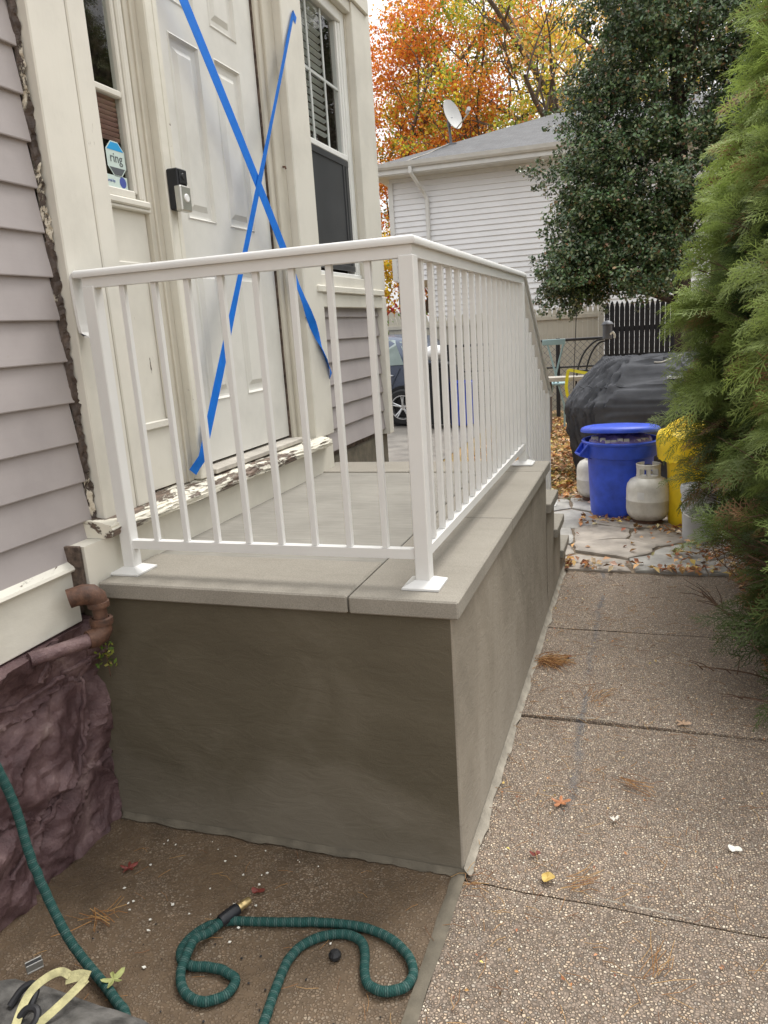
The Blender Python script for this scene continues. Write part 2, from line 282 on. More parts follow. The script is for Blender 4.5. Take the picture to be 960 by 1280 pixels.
# ------------------------------------------------------------------ mesh helpers
WL = {}                                  # world location of every object we build
class MB:
    def __init__(s): s.v = []; s.f = []; s.c = None
    def add(s, v, f): k = len(s.v); s.v += [tuple(x) for x in v]; s.f += [tuple(i+k for i in q) for q in f]; return s
    def box(s, x0, x1, y0, y1, z0, z1, c=.0015):
        if x0 > x1: x0, x1 = x1, x0
        if y0 > y1: y0, y1 = y1, y0
        if z0 > z1: z0, z1 = z1, z0
        c = min(c, (x1-x0)*.3, (y1-y0)*.3, (z1-z0)*.3)
        X = (x0, x1); Y = (y0, y1); Z = (z0, z1); V = []; F = []; idx = {}
        for i in (0, 1):
            for j in (0, 1):
                for k in (0, 1):
                    sx, sy, sz = (1-2*i)*c, (1-2*j)*c, (1-2*k)*c
                    for ax, p in enumerate(((X[i], Y[j]+sy, Z[k]+sz), (X[i]+sx, Y[j], Z[k]+sz), (X[i]+sx, Y[j]+sy, Z[k]))):
                        idx[(i, j, k, ax)] = len(V); V.append(p)
        I = idx
        for i in (0, 1):
            q = [I[(i, 0, 0, 0)], I[(i, 1, 0, 0)], I[(i, 1, 1, 0)], I[(i, 0, 1, 0)]]; F.append(q if i else q[::-1])
            q = [I[(0, i, 0, 1)], I[(1, i, 0, 1)], I[(1, i, 1, 1)], I[(0, i, 1, 1)]]; F.append(q[::-1] if i else q)
            q = [I[(0, 0, i, 2)], I[(1, 0, i, 2)], I[(1, 1, i, 2)], I[(0, 1, i, 2)]]; F.append(q if i else q[::-1])
        for a in (0, 1):
            for b in (0, 1):
                q = [I[(0, a, b, 1)], I[(1, a, b, 1)], I[(1, a, b, 2)], I[(0, a, b, 2)]]; F.append(q if (a ^ b) == 0 and False else q)
                F.append([I[(a, 0, b, 0)], I[(a, 1, b, 0)], I[(a, 1, b, 2)], I[(a, 0, b, 2)]])
                F.append([I[(a, b, 0, 0)], I[(a, b, 1, 0)], I[(a, b, 1, 1)], I[(a, b, 0, 1)]])
        for i in (0, 1):
            for j in (0, 1):
                for k in (0, 1): F.append([I[(i, j, k, 0)], I[(i, j, k, 1)], I[(i, j, k, 2)]])
        return s.add(V, F)
    def prism(s, poly, ax, a, b):
        """poly in the two other axes (in order), from a to b along ax"""
        def P(u, w, t): r = [u, w]; r.insert(ax, t); return tuple(r)
        n = len(poly); V = [P(*p, a) for p in poly]+[P(*p, b) for p in poly]
        F = [list(range(n))[::-1], list(range(n, 2*n))]+[[i, (i+1) % n, n+(i+1) % n, n+i] for i in range(n)]
        return s.add(V, F)
    def tube(s, pts, r, n=8, caps=True):
        pts = [Vector(p) for p in pts]; rs = r if hasattr(r, '__len__') else [r]*len(pts)
        t0 = (pts[1]-pts[0]).normalized(); u = t0.orthogonal().normalized(); V = []; F = []
        for i, p in enumerate(pts):
            t = (pts[min(i+1, len(pts)-1)]-pts[max(i-1, 0)])
            if t.length < 1e-9: t = t0
            t = t.normalized(); u = (u-t*u.dot(t))
            u = u.normalized() if u.length > 1e-6 else t.orthogonal().normalized(); w = t.cross(u)
            for k in range(n):
                a = 2*math.pi*k/n; V.append(p+(u*math.cos(a)+w*math.sin(a))*rs[i])
        for i in range(len(pts)-1):
            for k in range(n): F.append((i*n+k, i*n+(k+1) % n, (i+1)*n+(k+1) % n, (i+1)*n+k))
        if caps: F.append(tuple(range(n))[::-1]); F.append(tuple(range((len(pts)-1)*n, len(pts)*n)))
        return s.add(V, F)
    def lathe(s, prof, c=(0, 0, 0), n=32, axis='z', sx=1.0):
        V = []; F = []
        for (r, h) in prof:
            for k in range(n):
                a = 2*math.pi*k/n; p = (r*math.cos(a), r*math.sin(a)*sx, h)
                if axis == 'y': p = (p[0], h, p[1])
                if axis == 'x': p = (h, p[0], p[1])
                V.append((p[0]+c[0], p[1]+c[1], p[2]+c[2]))
        for i in range(len(prof)-1):
            for k in range(n): F.append((i*n+k, i*n+(k+1) % n, (i+1)*n+(k+1) % n, (i+1)*n+k))
        return s.add(V, F)
    def grid(s, fn, nu, nv):
        V = [fn(i/nu, j/nv) for j in range(nv+1) for i in range(nu+1)]
        F = [(j*(nu+1)+i, j*(nu+1)+i+1, (j+1)*(nu+1)+i+1, (j+1)*(nu+1)+i) for j in range(nv) for i in range(nu)]
        return s.add(V, F)
    def sweep(s, prof, path):
        """profile (lateral, height) along a path, mitred in plan, kept plumb"""
        P = [Vector(p) for p in path]; m = len(prof); V = []; F = []
        for i, p in enumerate(P):
            d1 = (P[i]-P[i-1]) if i else (P[1]-P[0]); d2 = (P[i+1]-P[i]) if i < len(P)-1 else d1
            a = Vector((d1.x, d1.y)).normalized(); b = Vector((d2.x, d2.y)).normalized()
            na = Vector((a.y, -a.x)); nb = Vector((b.y, -b.x)); mm = (na+nb).normalized(); mm /= max(.3, mm.dot(na))
            for (u, h) in prof: V.append((p.x+mm.x*u, p.y+mm.y*u, p.z+h))
        for i in range(len(P)-1):
            for k in range(m): F.append((i*m+k, i*m+(k+1) % m, (i+1)*m+(k+1) % m, (i+1)*m+k))
        F.append(tuple(range(m))[::-1]); F.append(tuple(range((len(P)-1)*m, len(P)*m)))
        return s.add(V, F)
def fixnormals(me):
    bm = bmesh.new(); bm.from_mesh(me); bmesh.ops.recalc_face_normals(bm, faces=bm.faces); bm.to_mesh(me); bm.free()
def obj(name, mb, mat, parent=None, smooth=False, loc=None, cols=None):
    """one mesh object; vertices are given in world space"""
    o_ = WL[parent.name] if parent else Vector((0, 0, 0))
    base = Vector(loc) if loc is not None else o_
    me = bpy.data.meshes.new(name); me.from_pydata([(x-base.x, y-base.y, z-base.z) for x, y, z in mb.v], [], mb.f)
    fixnormals(me)
    if smooth:
        me.polygons.foreach_set('use_smooth', [True]*len(me.polygons))
        try: me.set_sharp_from_angle(angle=R(42))
        except Exception: pass
    for m in (mat if isinstance(mat, (list, tuple)) else [mat]): me.materials.append(m)
    o = bpy.data.objects.new(name, me); COL.objects.link(o); o.parent = parent; o.location = base-o_ if parent else base
    WL[o.name] = base.copy(); return o
def tag(o, label=None, cat=None, group=None, kind=None):
    for k, v in (('label', label), ('category', cat), ('group', group), ('kind', kind)):
        if v: o[k] = v
    return o
def thing(name, label, cat, loc, group=None, rz=0):
    o = bpy.data.objects.new(name, None); COL.objects.link(o); o.location = loc; o.empty_display_size = .1
    WL[o.name] = Vector(loc); return tag(o, label, cat, group)
def inst(src, parent, world):
    """copy of a part that shares its mesh; world = where its origin goes"""
    o = src.copy(); COL.objects.link(o); o.parent = parent; o.location = Vector(world)-WL[parent.name]; WL[o.name] = Vector(world); return o
def copy_tree(root, loc, label=None, rz=None, scale=None):
    def rec(o, par):
        c = o.copy(); COL.objects.link(c); WL[c.name] = WL[o.name]
        if par: c.parent = par
        for ch in o.children: rec(ch, c)
        return c
    r = rec(root, None); r.location = loc
    if rz is not None: r.rotation_euler.z = rz
    if scale: r.scale = (scale,)*3
    if label: r['label'] = label
    return r
def npmesh(name, V, F, mat, parent=None, col=None, smooth=False):
    """V (n,3), F (m,k) arrays; col (n,3) per vertex"""
    me = bpy.data.meshes.new(name); base = WL[parent.name] if parent else Vector((0, 0, 0))
    V = np.asarray(V, np.float32)-np.array(base, np.float32); F = np.asarray(F, np.int32); k = F.shape[1]
    me.vertices.add(len(V)); me.vertices.foreach_set('co', V.ravel())
    me.loops.add(F.size); me.loops.foreach_set('vertex_index', F.ravel())
    me.polygons.add(len(F)); me.polygons.foreach_set('loop_start', np.arange(0, F.size, k, dtype=np.int32))
    if smooth: me.polygons.foreach_set('use_smooth', np.ones(len(F), bool))
    me.update(calc_edges=True)
    if col is not None:
        a = me.color_attributes.new('col', 'FLOAT_COLOR', 'POINT'); a.data.foreach_set('color', np.c_[col, np.ones(len(col))].astype(np.float32).ravel())
    me.materials.append(mat); me.validate()
    o = bpy.data.objects.new(name, me); COL.objects.link(o); o.parent = parent; WL[o.name] = base.copy(); return o
def leaves(C, size, cols, up=None, aspect=.55, bend=.25):
    """diamond leaves folded on their midrib: 4 verts, 2 tris each"""
    n = len(C); d = rng.normal(size=(n, 3)); 
    if up is not None: d = d*.75+up
    d /= np.linalg.norm(d, axis=1)[:, None]+1e-9
    t = np.cross(d, rng.normal(size=(n, 3))); t /= np.linalg.norm(t, axis=1)[:, None]+1e-9; b = np.cross(d, t)
    s = (size*rng.uniform(.7, 1.3, n))[:, None]
    V = np.stack([C-t*s*.5, C+b*s*aspect*.5+d*s*bend*.3, C+t*s*.5, C-b*s*aspect*.5+d*s*bend*.3], 1).reshape(-1, 3)
    k = np.arange(n)[:, None]*4; F = np.concatenate([k+[0, 1, 2], k+[0, 2, 3]], 1).reshape(-1, 3)
    return V, F, np.repeat(cols, 4, 0)
def palette(n, cols, w, jit=.18):
    c = np.array(cols)[rng.choice(len(cols), n, p=np.array(w)/sum(w))]; return np.clip(c*(1+rng.normal(0, jit, (n, 1)))*(1+rng.normal(0, jit*.35, (n, 3))), .004, .9)
def nz(x, y, z=0.0): return mnoise.noise(Vector((x, y, z)))
def fbm(x, y, z=0.0, o=5): return mnoise.fractal(Vector((x, y, z)), 1.0, 2.0, o)

# ================================================================== SETTING: ground, walkway, flagstones
HX = -1.168                                           # plane of the house siding
def ground_fn(u, v):
    x = -90+180*u; y = -40+160*v
    return (x, y, -.035)
tag(obj('ground', MB().grid(ground_fn, 24, 24), MT['ground']), kind='structure')
tag(obj('soil_bed', MB().box(.98, 3.2, -2.4, 6.2, -.034, -.012, .004), MT['soil']), kind='structure')
walk = bpy.data.objects.new('walkway', None); COL.objects.link(walk); WL['walkway'] = Vector((0, 0, 0)); walk['kind'] = 'structure'
ys = [-2.6, -1.05, -.02, .945, 1.86, 2.788]
for i in range(5):
    a, b = ys[i]+.006, ys[i+1]-(.0065 if i < 4 else 0); t = (.0, .0, -.006, .0, -.003)[i]; sk = (.0, .0, -.018, .0, .01, .0)[i]; sk2 = (.0, -.018, .0, .01, .0, .0)[i]
    def fn(u, v, a=a, b=b, t=t, sk=sk, sk2=sk2):
        x = .004+1.16*u; y = a+(b-a)*v+(sk*(1-v)+sk2*v)*u
        y += .004*nz(x*9, a*7)*(1 if v < .01 else 0)+.004*nz(x*9, b*7)*(1 if v > .99 else 0)
        return (x, y, t+.003*nz(x*2, y*2, i)-(.004 if v < .01 or v > .99 else 0))
    m = MB().grid(fn, 20, 16)
    # skirts so each slab has depth
    for vv in (0, 1): m.grid(lambda u, w, vv=vv: (lambda p: (p[0], p[1], p[2]-.06*w))(fn(u, vv)), 20, 1)
    for uu in (0, 1): m.grid(lambda w, v, uu=uu: (lambda p: (p[0], p[1], p[2]-.06*w))(fn(uu, v)), 1, 16)
    obj('concrete_slab', m, MT['walk'], walk, True)
pad = MB(); pad.grid(lambda u, v: (-1.35+1.346*u, -2.4+2.40*v, -.002+.004*nz(u*5, v*5)), 30, 40)
pad.grid(lambda u, v: (-.004, -2.4+2.40*u, -.002-.06*v), 30, 1)
tag(obj('concrete_pad', pad, MT['pad'], None, True), kind='structure')
# thin cement left along the joint between pad and walkway
m = MB()
def jn(u, v):
    y = -2.2+2.2*u; w = .016+.012*nz(y*6, 3)+.010*max(0, 1+y*2.5)
    return (-.030+(.030+w*.35)*v-.006*nz(y*14, 1)*(1-v), y, .0035+.0035*math.sin(math.pi*min(1, max(0, v))))
m.grid(jn, 70, 4); tag(obj('cement_seam', m, MT['cement_low'], None, True), kind='structure')
# flagstones: half-plane cells round scattered seeds
flag = bpy.data.objects.new('flagstone_patio', None); COL.objects.link(flag); WL['flagstone_patio'] = Vector((0, 0, 0)); flag['kind'] = 'structure'
obj('patio_bed', MB().box(-.55, 1.5, 2.785, 5.0, -.033, -.004, .004), MT['sand'], flag)
seeds = [(x+random.uniform(-.17, .17), y+random.uniform(-.11, .11)) for j, y in enumerate((2.93, 3.27, 3.66, 4.08, 4.5)) for x in [(-.4+.52*k+(j % 2)*.25) for k in range(5)]]
x0, x1, y0, y1 = -.52, 1.35, 2.793, 4.75
for i, (sx, sy) in enumerate(seeds):
    poly = [(x0, y0), (x1, y0), (x1, y1), (x0, y1)]
    for j, (tx, ty) in enumerate(seeds):
        if i == j: continue
        mx_, my_ = (sx+tx)/2, (sy+ty)/2; nx, ny = tx-sx, ty-sy; L = math.hypot(nx, ny); g = .016/2+.002
        out = []
        for k in range(len(poly)):
            p, q = poly[k], poly[(k+1) % len(poly)]
            dp = ((p[0]-mx_)*nx+(p[1]-my_)*ny)/L+g; dq = ((q[0]-mx_)*nx+(q[1]-my_)*ny)/L+g
            if dp <= 0: out.append(p)
            if dp*dq < 0: s = dp/(dp-dq); out.append((p[0]+(q[0]-p[0])*s, p[1]+(q[1]-p[1])*s))
        poly = out
        if len(poly) < 3: break
    if len(poly) < 3: continue
    pts = []
    for k in range(len(poly)):
        p, q = poly[k], poly[(k+1) % len(poly)]; n_ = max(1, int(math.hypot(q[0]-p[0], q[1]-p[1])/.07))
        for s in range(n_): pts.append((p[0]+(q[0]-p[0])*s/n_, p[1]+(q[1]-p[1])*s/n_))
    pts = [(px+.026*nz(px*9, py*9, i), py+.026*nz(px*9+5, py*9, i)) for px, py in pts]
    h = random.uniform(.004, .02); tx, ty = random.uniform(-.02, .02), random.uniform(-.02, .02); n_ = len(pts)
    V = [(px, py, -.03) for px, py in pts]+[(px, py, h-.005+tx*(px-sx)+ty*(py-sy)) for px, py in pts]+[(sx+(px-sx)*.955, sy+(py-sy)*.955, h+tx*(px-sx)+ty*(py-sy)+.003*nz(px*12, py*12)) for px, py in pts]+[(sx, sy, h)]
    F = [(k, (k+1) % n_, n_+(k+1) % n_, n_+k) for k in range(n_)]+[(n_+k, n_+(k+1) % n_, 2*n_+(k+1) % n_, 2*n_+k) for k in range(n_)]+[(2*n_+k, 2*n_+(k+1) % n_, 3*n_) for k in range(n_)]
    obj('flagstone', MB().add(V, F), MT['flag'] if random.random() < .6 else MT['flag2'], flag)
tag(obj('driveway', MB().grid(lambda u, v: (-14+12.2*u, 3.2+9.3*v, -.022+.004*nz(u*9, v*9)), 30, 24), MT['drive'], None, True), kind='structure')

# ================================================================== HOUSE
house = thing('house', 'mauve clapboard house with cream trim, white front door and purple stone base', 'house', (HX, .8, 0))
# solid wall behind the boards, with openings for window and sidelight left dark behind
core = MB()
def wallbox(y0, y1, z0, z1): core.box(-1.60, -1.19, y0, y1, z0, z1, .002)
wallbox(-3.0, .34, .722, 5.6); wallbox(.34, .62, .722, 1.95); wallbox(.34, .62, 3.20, 5.6); wallbox(.62, 1.97, 2.9, 5.6) if False else wallbox(.62, 1.97, 3.12, 5.6)
wallbox(.62, .775, .70, 3.12); wallbox(1.59, 1.97, .70, 3.12); wallbox(.775, 1.59, .70, 1.0)
wallbox(1.97, 2.0, .70, 5.6); wallbox(2.0, 2.70, .70, 1.84); wallbox(2.0, 2.70, 3.272, 5.6); wallbox(2.70, 3.02, .70, 5.6)
obj('wall', core, MT['wood_dark'], house)
obj('interior_wall', MB().box(-1.72, -1.70, -.3, 2.98, .7, 3.4), MT['interior'], house)
# body of the house behind and its roof (outside the frame, but it shades the porch)
obj('side_wall', MB().box(-7.4, -1.76, -3.0, 3.0, -.02, 5.6, .01), MT['siding'], house)
rf = MB(); rf.prism([(-8.0, 5.45), (-.85, 5.45), (-.85, 5.6), (-4.4, 8.2), (-8.0, 5.6)], 1, -3.4, 3.4); obj('roof', rf, MT['shingle'], house)
Z0, S = 1.0089, .1205
def board(y0, y1, zb, zt, rough_end=0, k=0):
    m = MB(); n = 14; dz = .0025
    V = []; F = []
    for i in range(n+1):
        y = y0+(y1-y0)*i/n
        if i == n and rough_end: y += random.uniform(-rough_end, rough_end)
        w = dz*nz(y*2.1, k*3.7); th = .0008*nz(y*3, k*5.1)
        for (x, z) in ((HX-.022, zb+w), (HX+.010+th, zb+w), (HX+.0112+th, zb+.003+w), (HX-.004+th, zt+.012+w), (HX-.022, zt+.012+w)): V.append((x, y, z))
    for i in range(n):
        for q in range(5): F.append((i*5+q, i*5+(q+1) % 5, i*5+5+(q+1) % 5, i*5+5+q))
    F.append((4, 3, 2, 1, 0)); F.append(tuple(n*5+q for q in range(5)))
    return m.add(V, F)
for j in range(-1, 21):
    zb = max(.897, Z0+j*S); zt = Z0+(j+1)*S
    obj('clapboard', board(-3.0, .062, zb, zt, .007, j), MT['siding'], house)
for j in range(-1, 6):
    zb = max(.858, Z0+j*S); zt = min(1.655, Z0+(j+1)*S)
    obj('clapboard', board(1.985, 2.945, zb, zt, 0, j+40), MT['siding'], house)
up = MB()
for j in range(21, 38): up.add(*(lambda b: (b.v, b.f))(board(-3.0, 3.0, Z0+j*S, Z0+(j+1)*S, 0, j)))
obj('upper_siding', up, MT['siding'], house)
# rotten caulk edge beside the corner board
def caulk(u, v):
    z = .98+2.6*u; w = .004+.010*nz(z*17, 1.3)+.007*nz(z*61, 4)+.004*nz(z*140, 9)
    return (HX+.004+.016*v+.010*nz(z*40, v*3), .060+w*(1 if v > .5 else -.2)+.010*v, z)
obj('caulk_strip', MB().grid(caulk, 420, 3), MT['crumble'], house)
# water table and skirt board
m = MB(); m.prism([(HX-.02, .882), (HX+.030, .882), (HX+.034, .888), (HX+.030, .896), (HX+.006, .912), (HX-.02, .912)], 1, -3.0, -.052)
obj('drip_moulding', m, MT['peel2'], house)
obj('skirt_board', MB().box(HX-.02, HX+.016, -3.0, -.053, .716, .8815, .003), MT['peel2'], house)
# base block under the sill and sill
def wavy(x0, x1, y0, y1, z0, z1, amp=.005, n=60):
    m = MB(); m.grid(lambda u, v: (x1, y0+(y1-y0)*u, z0+(z1-z0)*v+(amp*(nz(u*31, 7)+.6*nz(u*90, 2)) if v == 0 else 0)), n, 4)
    m.grid(lambda u, v: (x0+(x1-x0)*v, y0+(y1-y0)*u, z1), n, 1); m.grid(lambda u, v: (x0+(x1-x0)*u, y0, z0+(z1-z0)*v), 1, 4); m.grid(lambda u, v: (x0+(x1-x0)*u, y1, z0+(z1-z0)*v), 1, 4)
    return m
obj('sill_base', wavy(HX-.02, -1.104, -.052, 1.90, .812, .953), MT['apron'], house)
obj('base_end_block', MB().box(HX-.015, -1.112, -.068, -.054, .80, .957, .002), MT['wood_dark'], house)
def sillprof(u, v):
    y = .035+1.77*u; pts = [(-1.19, 1.012), (-1.12, 1.006), (-1.082, 1.0), (-1.068, .992), (-1.064, .978), (-1.068, .962), (-1.078, .956), (-1.10, .954)]
    k = min(len(pts)-2, int(v*(len(pts)-1))); f = v*(len(pts)-1)-k; x = pts[k][0]*(1-f)+pts[k+1][0]*f; z = pts[k][1]*(1-f)+pts[k+1][1]*f
    d = .006*nz(y*9, v*14)+.004*nz(y*28, v*30, 3); chip = max(0, nz(y*5.5, 9)-.25)*.03
    return (x+d-(chip if .3 < v < .9 else 0), y, z+.4*d)
m = MB(); m.grid(sillprof, 170, 28)
for e in (0, 1): m.add([sillprof(e, k/14) for k in range(15)]+[(-1.19, .035+1.77*e, .954)], [tuple(range(16)) if e else tuple(range(16))[::-1]])
obj('door_sill', m, MT['peeling'], house, True)
obj('threshold', MB().box(-1.235, -1.125, .76, 1.60, 1.0135, 1.034, .003), MT['plank'], house)
# left corner board, two planks
obj('corner_board', MB().box(HX-.02, -1.120, .080, .2405, 1.002, 3.6, .004), MT['cream'], house)
obj('corner_board', MB().box(HX-.02, -1.1175, .2425, .326, 1.004, 3.6, .004), MT['cream'], house)
# sidelight
sl_ = bpy.data.objects.new('sidelight_window', None); COL.objects.link(sl_); sl_.parent = house; WL[sl_.name] = WL['house']
fr = MB(); fr.box(-1.20, -1.166, .522, .540, 2.0205, 3.2, .004); fr.box(-1.20, -1.158, .5405, .560, 2.002, 3.2, .006); fr.box(-1.20, -1.164, .5605, .580, 1.995, 3.2, .004)
fr.box(-1.20, -1.163, .329, .5215, 2.002, 2.0295, .004); fr.box(-1.20, -1.150, .329, .584, 1.978, 2.0015, .005); fr.box(-1.20, -1.157, .329, .590, 1.966, 1.9775, .003)
obj('frame', fr, MT['cream'], sl_)
obj('muntin', MB().box(-1.192, -1.168, .329, .5215, 2.314, 2.336, .004), MT['cream'], sl_)
obj('glass_pane', MB().box(-1.186, -1.182, .329, .5215, 2.0297, 3.19, .0005), MT['glass'], sl_)
bl = MB()
for k in range(9): bl.add([(-1.204, .33, 2.185+k*.0155), (-1.204, .62, 2.185+k*.0155), (-1.194, .62, 2.195+k*.0155), (-1.194, .33, 2.195+k*.0155)], [(0, 1, 2, 3)])
obj('blind', bl, MT['redblind'], sl_)
# stickers on the sidelight glass (flat print)
SX = -1.1805
def prs(poly, x, t, mat, par, name): return obj(name, MB().prism(poly, 0, x, x+t), mat, par)
oc = lambda cy, cz, w, h, s=.3: [(cy-w/2, cz-h*.23), (cy-w*.20, cz-h/2), (cy+w*.20, cz-h/2), (cy+w/2, cz-h*.23), (cy+w/2, cz+h*.25), (cy+w*.20, cz+h/2), (cy-w*.20, cz+h/2), (cy-w/2, cz+h*.25)]
cy_, cz_, w_, h_ = .462, 2.122, .094, .108
prs(oc(cy_, cz_, w_, h_), SX, .0005, MT['stickpale'], sl_, 'alarm_sticker')
prs([(cy_-w_*.45, cz_+h_*.24), (cy_+w_*.45, cz_+h_*.24), (cy_+w_*.19, cz_+h_*.465), (cy_-w_*.19, cz_+h_*.465)], SX+.0007, .0004, MT['stickblue'], sl_, 'sticker_top_band')
prs([(cy_-w_*.42, cz_-h_*.25), (cy_-w_*.19, cz_-h_*.46), (cy_+w_*.19, cz_-h_*.46), (cy_+w_*.42, cz_-h_*.25)], SX+.0007, .0004, MT['stickink'], sl_, 'sticker_foot_band')
prs([(.365, 2.032), (.506, 2.032), (.506, 2.070), (.365, 2.070)], SX, .0005, MT['stickpale'], sl_, 'small_sticker')
prs([(.482+.017*math.cos(a*math.pi/10), 2.052+.017*math.sin(a*math.pi/10)) for a in range(20)], SX+.0007, .0004, MT['sticknavy'], sl_, 'sticker_badge')
def text(body, size, loc, mat, par, rot, name='lettering', ext=.0003, align='CENTER'):
    c = bpy.data.curves.new(name, 'FONT'); c.body = body; c.size = size; c.extrude = ext; c.align_x = align; c.align_y = 'CENTER'
    t = bpy.data.objects.new('tmp', c); COL.objects.link(t); dg = bpy.context.evaluated_depsgraph_get(); me = bpy.data.meshes.new_from_object(t.evaluated_get(dg))
    bpy.data.objects.remove(t); me.materials.clear(); me.materials.append(mat)
    o = bpy.data.objects.new(name, me); COL.objects.link(o); o.parent = par; o.location = Vector(loc)-WL[par.name]; o.rotation_euler = rot; WL[o.name] = Vector(loc); return o
TR = (R(90), 0, R(90))
text('ring', .042, (SX+.0012, cy_, cz_+.002), MT['stickink'], sl_, TR)
text('secured by', .0125, (SX+.0012, .415, 2.052), MT['sticknavy'], sl_, TR)
# panel below the sidelight
m = MB(); m.box(-1.19, -1.178, .329, .580, 1.02, 1.966, .002); obj('sidelight_panel', m, MT['cream'], house)
m = MB()
for (a, b, c_, d_) in ((.345, .566, 1.775, 1.80), (.345, .566, 1.235, 1.262), (.545, .566, 1.2625, 1.7745)): m.box(-1.178, -1.166, a, b, c_, d_, .005)
obj('panel_moulding', m, MT['cream'], house)
# flat tan strip, bead, mullion post
obj('casing_strip', MB().box(-1.195, -1.160, .581, .652, 1.012, 3.3, .002), MT['cream2'], house)
obj('casing_bead', MB().box(-1.195, -1.151, .606, .616, 1.012, 3.3, .005), MT['cream2'], house)
m = MB(); m.box(-1.20, -1.126, .6525, .700, 1.013, 3.3, .005); m.box(-1.20, -1.130, .703, .738, 1.013, 3.3, .006); obj('door_post', m, MT['peel2'], house)
obj('door_stop', MB().box(-1.215, -1.165, .739, .782, 1.013, 3.3, .004), MT['cream2'], house)
# door
door = bpy.data.objects.new('front_door', None); COL.objects.link(door); door.parent = house; WL[door.name] = WL['house']
def paneldoor():
    m = MB(); x = -1.200; Y = [.7755, .888, 1.098, 1.208, 1.428, 1.583]; ZZ = [1.046, 1.285, 1.83, 1.985, 2.635, 2.745, 2.95, 3.08]
    for i in range(5):
        for j in range(7):
            if i in (1, 3) and j in (1, 3, 5): continue
            m.add([(x, Y[i], ZZ[j]), (x, Y[i+1], ZZ[j]), (x, Y[i+1], ZZ[j+1]), (x, Y[i], ZZ[j+1])], [(0, 1, 2, 3)])
    m.add([(x, Y[0], ZZ[0]), (x, Y[-1], ZZ[0]), (x-.04, Y[-1], ZZ[0]), (x-.04, Y[0], ZZ[0])], [(0, 1, 2, 3)])
    m.add([(x, Y[-1], ZZ[0]), (x, Y[-1], ZZ[-1]), (x-.04, Y[-1], ZZ[-1]), (x-.04, Y[-1], ZZ[0])], [(0, 1, 2, 3)])
    return m, x, Y, ZZ
dm, dx_, DY, DZ = paneldoor(); obj('door_slab', dm, MT['door'], door)
for i in (1, 3):
    for j in (1, 3, 5):
        a, b, c_, d_ = DY[i], DY[i+1], DZ[j], DZ[j+1]; V = []; rings = [(0, .0), (.006, .004), (.014, -.010), (.022, -.012), (.040, -.012), (.060, -.002)]
        for ins, dep in rings: V += [(dx_+dep, a+ins, c_+ins), (dx_+dep, b-ins, c_+ins), (dx_+dep, b-ins, d_-ins), (dx_+dep, a+ins, d_-ins)]
        F = [(r*4+k, r*4+(k+1) % 4, r*4+4+(k+1) % 4, r*4+4+k) for r in range(5) for k in range(4)]+[(20, 21, 22, 23)]
        obj('door_panel', MB().add(V, F), MT['door'], door)
obj('weather_strip', MB().box(-1.245, -1.206, 1.5835, 1.5905, 1.04, 3.1, .001), MT['black'], door)
# right jamb, pilaster
m = MB(); m.box(-1.23, -1.178, 1.591, 1.633, 1.013, 3.3, .003); m.box(-1.20, -1.163, 1.6335, 1.742, 1.013, 3.3, .004); obj('door_jamb', m, MT['cream2'], house)
obj('pilaster', MB().box(HX-.02, -1.122, 1.7425, 1.978, 1.0, 3.6, .005), MT['cream'], house)
obj('hook', MB().tube([(-1.16, 1.70, 2.30), (-1.148, 1.70, 2.30), (-1.146, 1.70, 2.29)], .005, 6), MT['rust'], house)
# right hand window
win = bpy.data.objects.new('double_hung_window', None); COL.objects.link(win); win.parent = house; WL[win.name] = WL['house']
fr = MB(); fr.box(-1.235, -1.172, 2.652, 2.700, 1.856, 3.27, .004); fr.box(-1.235, -1.172, 1.99, 2.012, 1.856, 3.27, .004); fr.box(-1.235, -1.172, 2.0125, 2.6515, 3.21, 3.27, .004)
fr.box(-1.228, -1.180, 2.628, 2.6515, 1.856, 3.209, .003)
obj('window_frame', fr, MT['vinyl'], win)
us = MB(); us.box(-1.225, -1.186, 2.605, 2.6275, 2.502, 3.209, .003); us.box(-1.225, -1.176, 2.0125, 2.640, 2.484, 2.5155, .004); obj('upper_sash', us, MT['vinyl'], win)
for y in (2.215, 2.415): obj('muntin', MB().box(-1.205, -1.196, y-.008, y+.008, 2.516, 3.209, .002), MT['sash_grey'], win)
obj('muntin', MB().box(-1.2055, -1.1955, 2.0125, 2.6045, 2.850, 2.866, .002), MT['sash_grey'], win)
obj('glass_pane', MB().box(-1.204, -1.200, 2.0125, 2.6045, 2.516, 3.209, .0005), MT['glass'], win)
ls = MB(); ls.box(-1.195, -1.181, 2.0125, 2.6275, 1.90, 2.4835, .002); obj('insect_screen', ls, MT['screen'], win)
sf = MB(); sf.box(-1.181, -1.176, 2.545, 2.565, 1.92, 2.4835, .001); sf.box(-1.181, -1.177, 2.585, 2.6275, 1.90, 2.483, .001); sf.box(-1.1805, -1.1755, 2.0125, 2.6275, 2.45, 2.4832, .001); sf.box(-1.181, -1.174, 2.0125, 2.6275, 1.872, 1.902, .003)
obj('screen_frame', sf, MT['screen'], win)
bl = MB()
for k in range(18): bl.add([(-1.232, 2.0, 2.58+k*.036), (-1.232, 2.44, 2.58+k*.036), (-1.209, 2.44, 2.591+k*.036), (-1.209, 2.0, 2.591+k*.036)], [(0, 1, 2, 3)])
obj('blind', bl, MT['blind'], win)
obj('window_ledge', MB().box(-1.235, -1.166, 1.99, 2.71, 1.832, 1.8555, .004), MT['vinyl'], win)
m = MB(); m.box(HX-.02, -1.125, 2.716, 2.948, 1.772, 3.33, .004); obj('window_casing', m, MT['cream'], house)
obj('window_jamb_board', MB().box(-1.235, -1.166, 2.7005, 2.7155, 1.772, 3.27, .002), MT['cream2'], house)
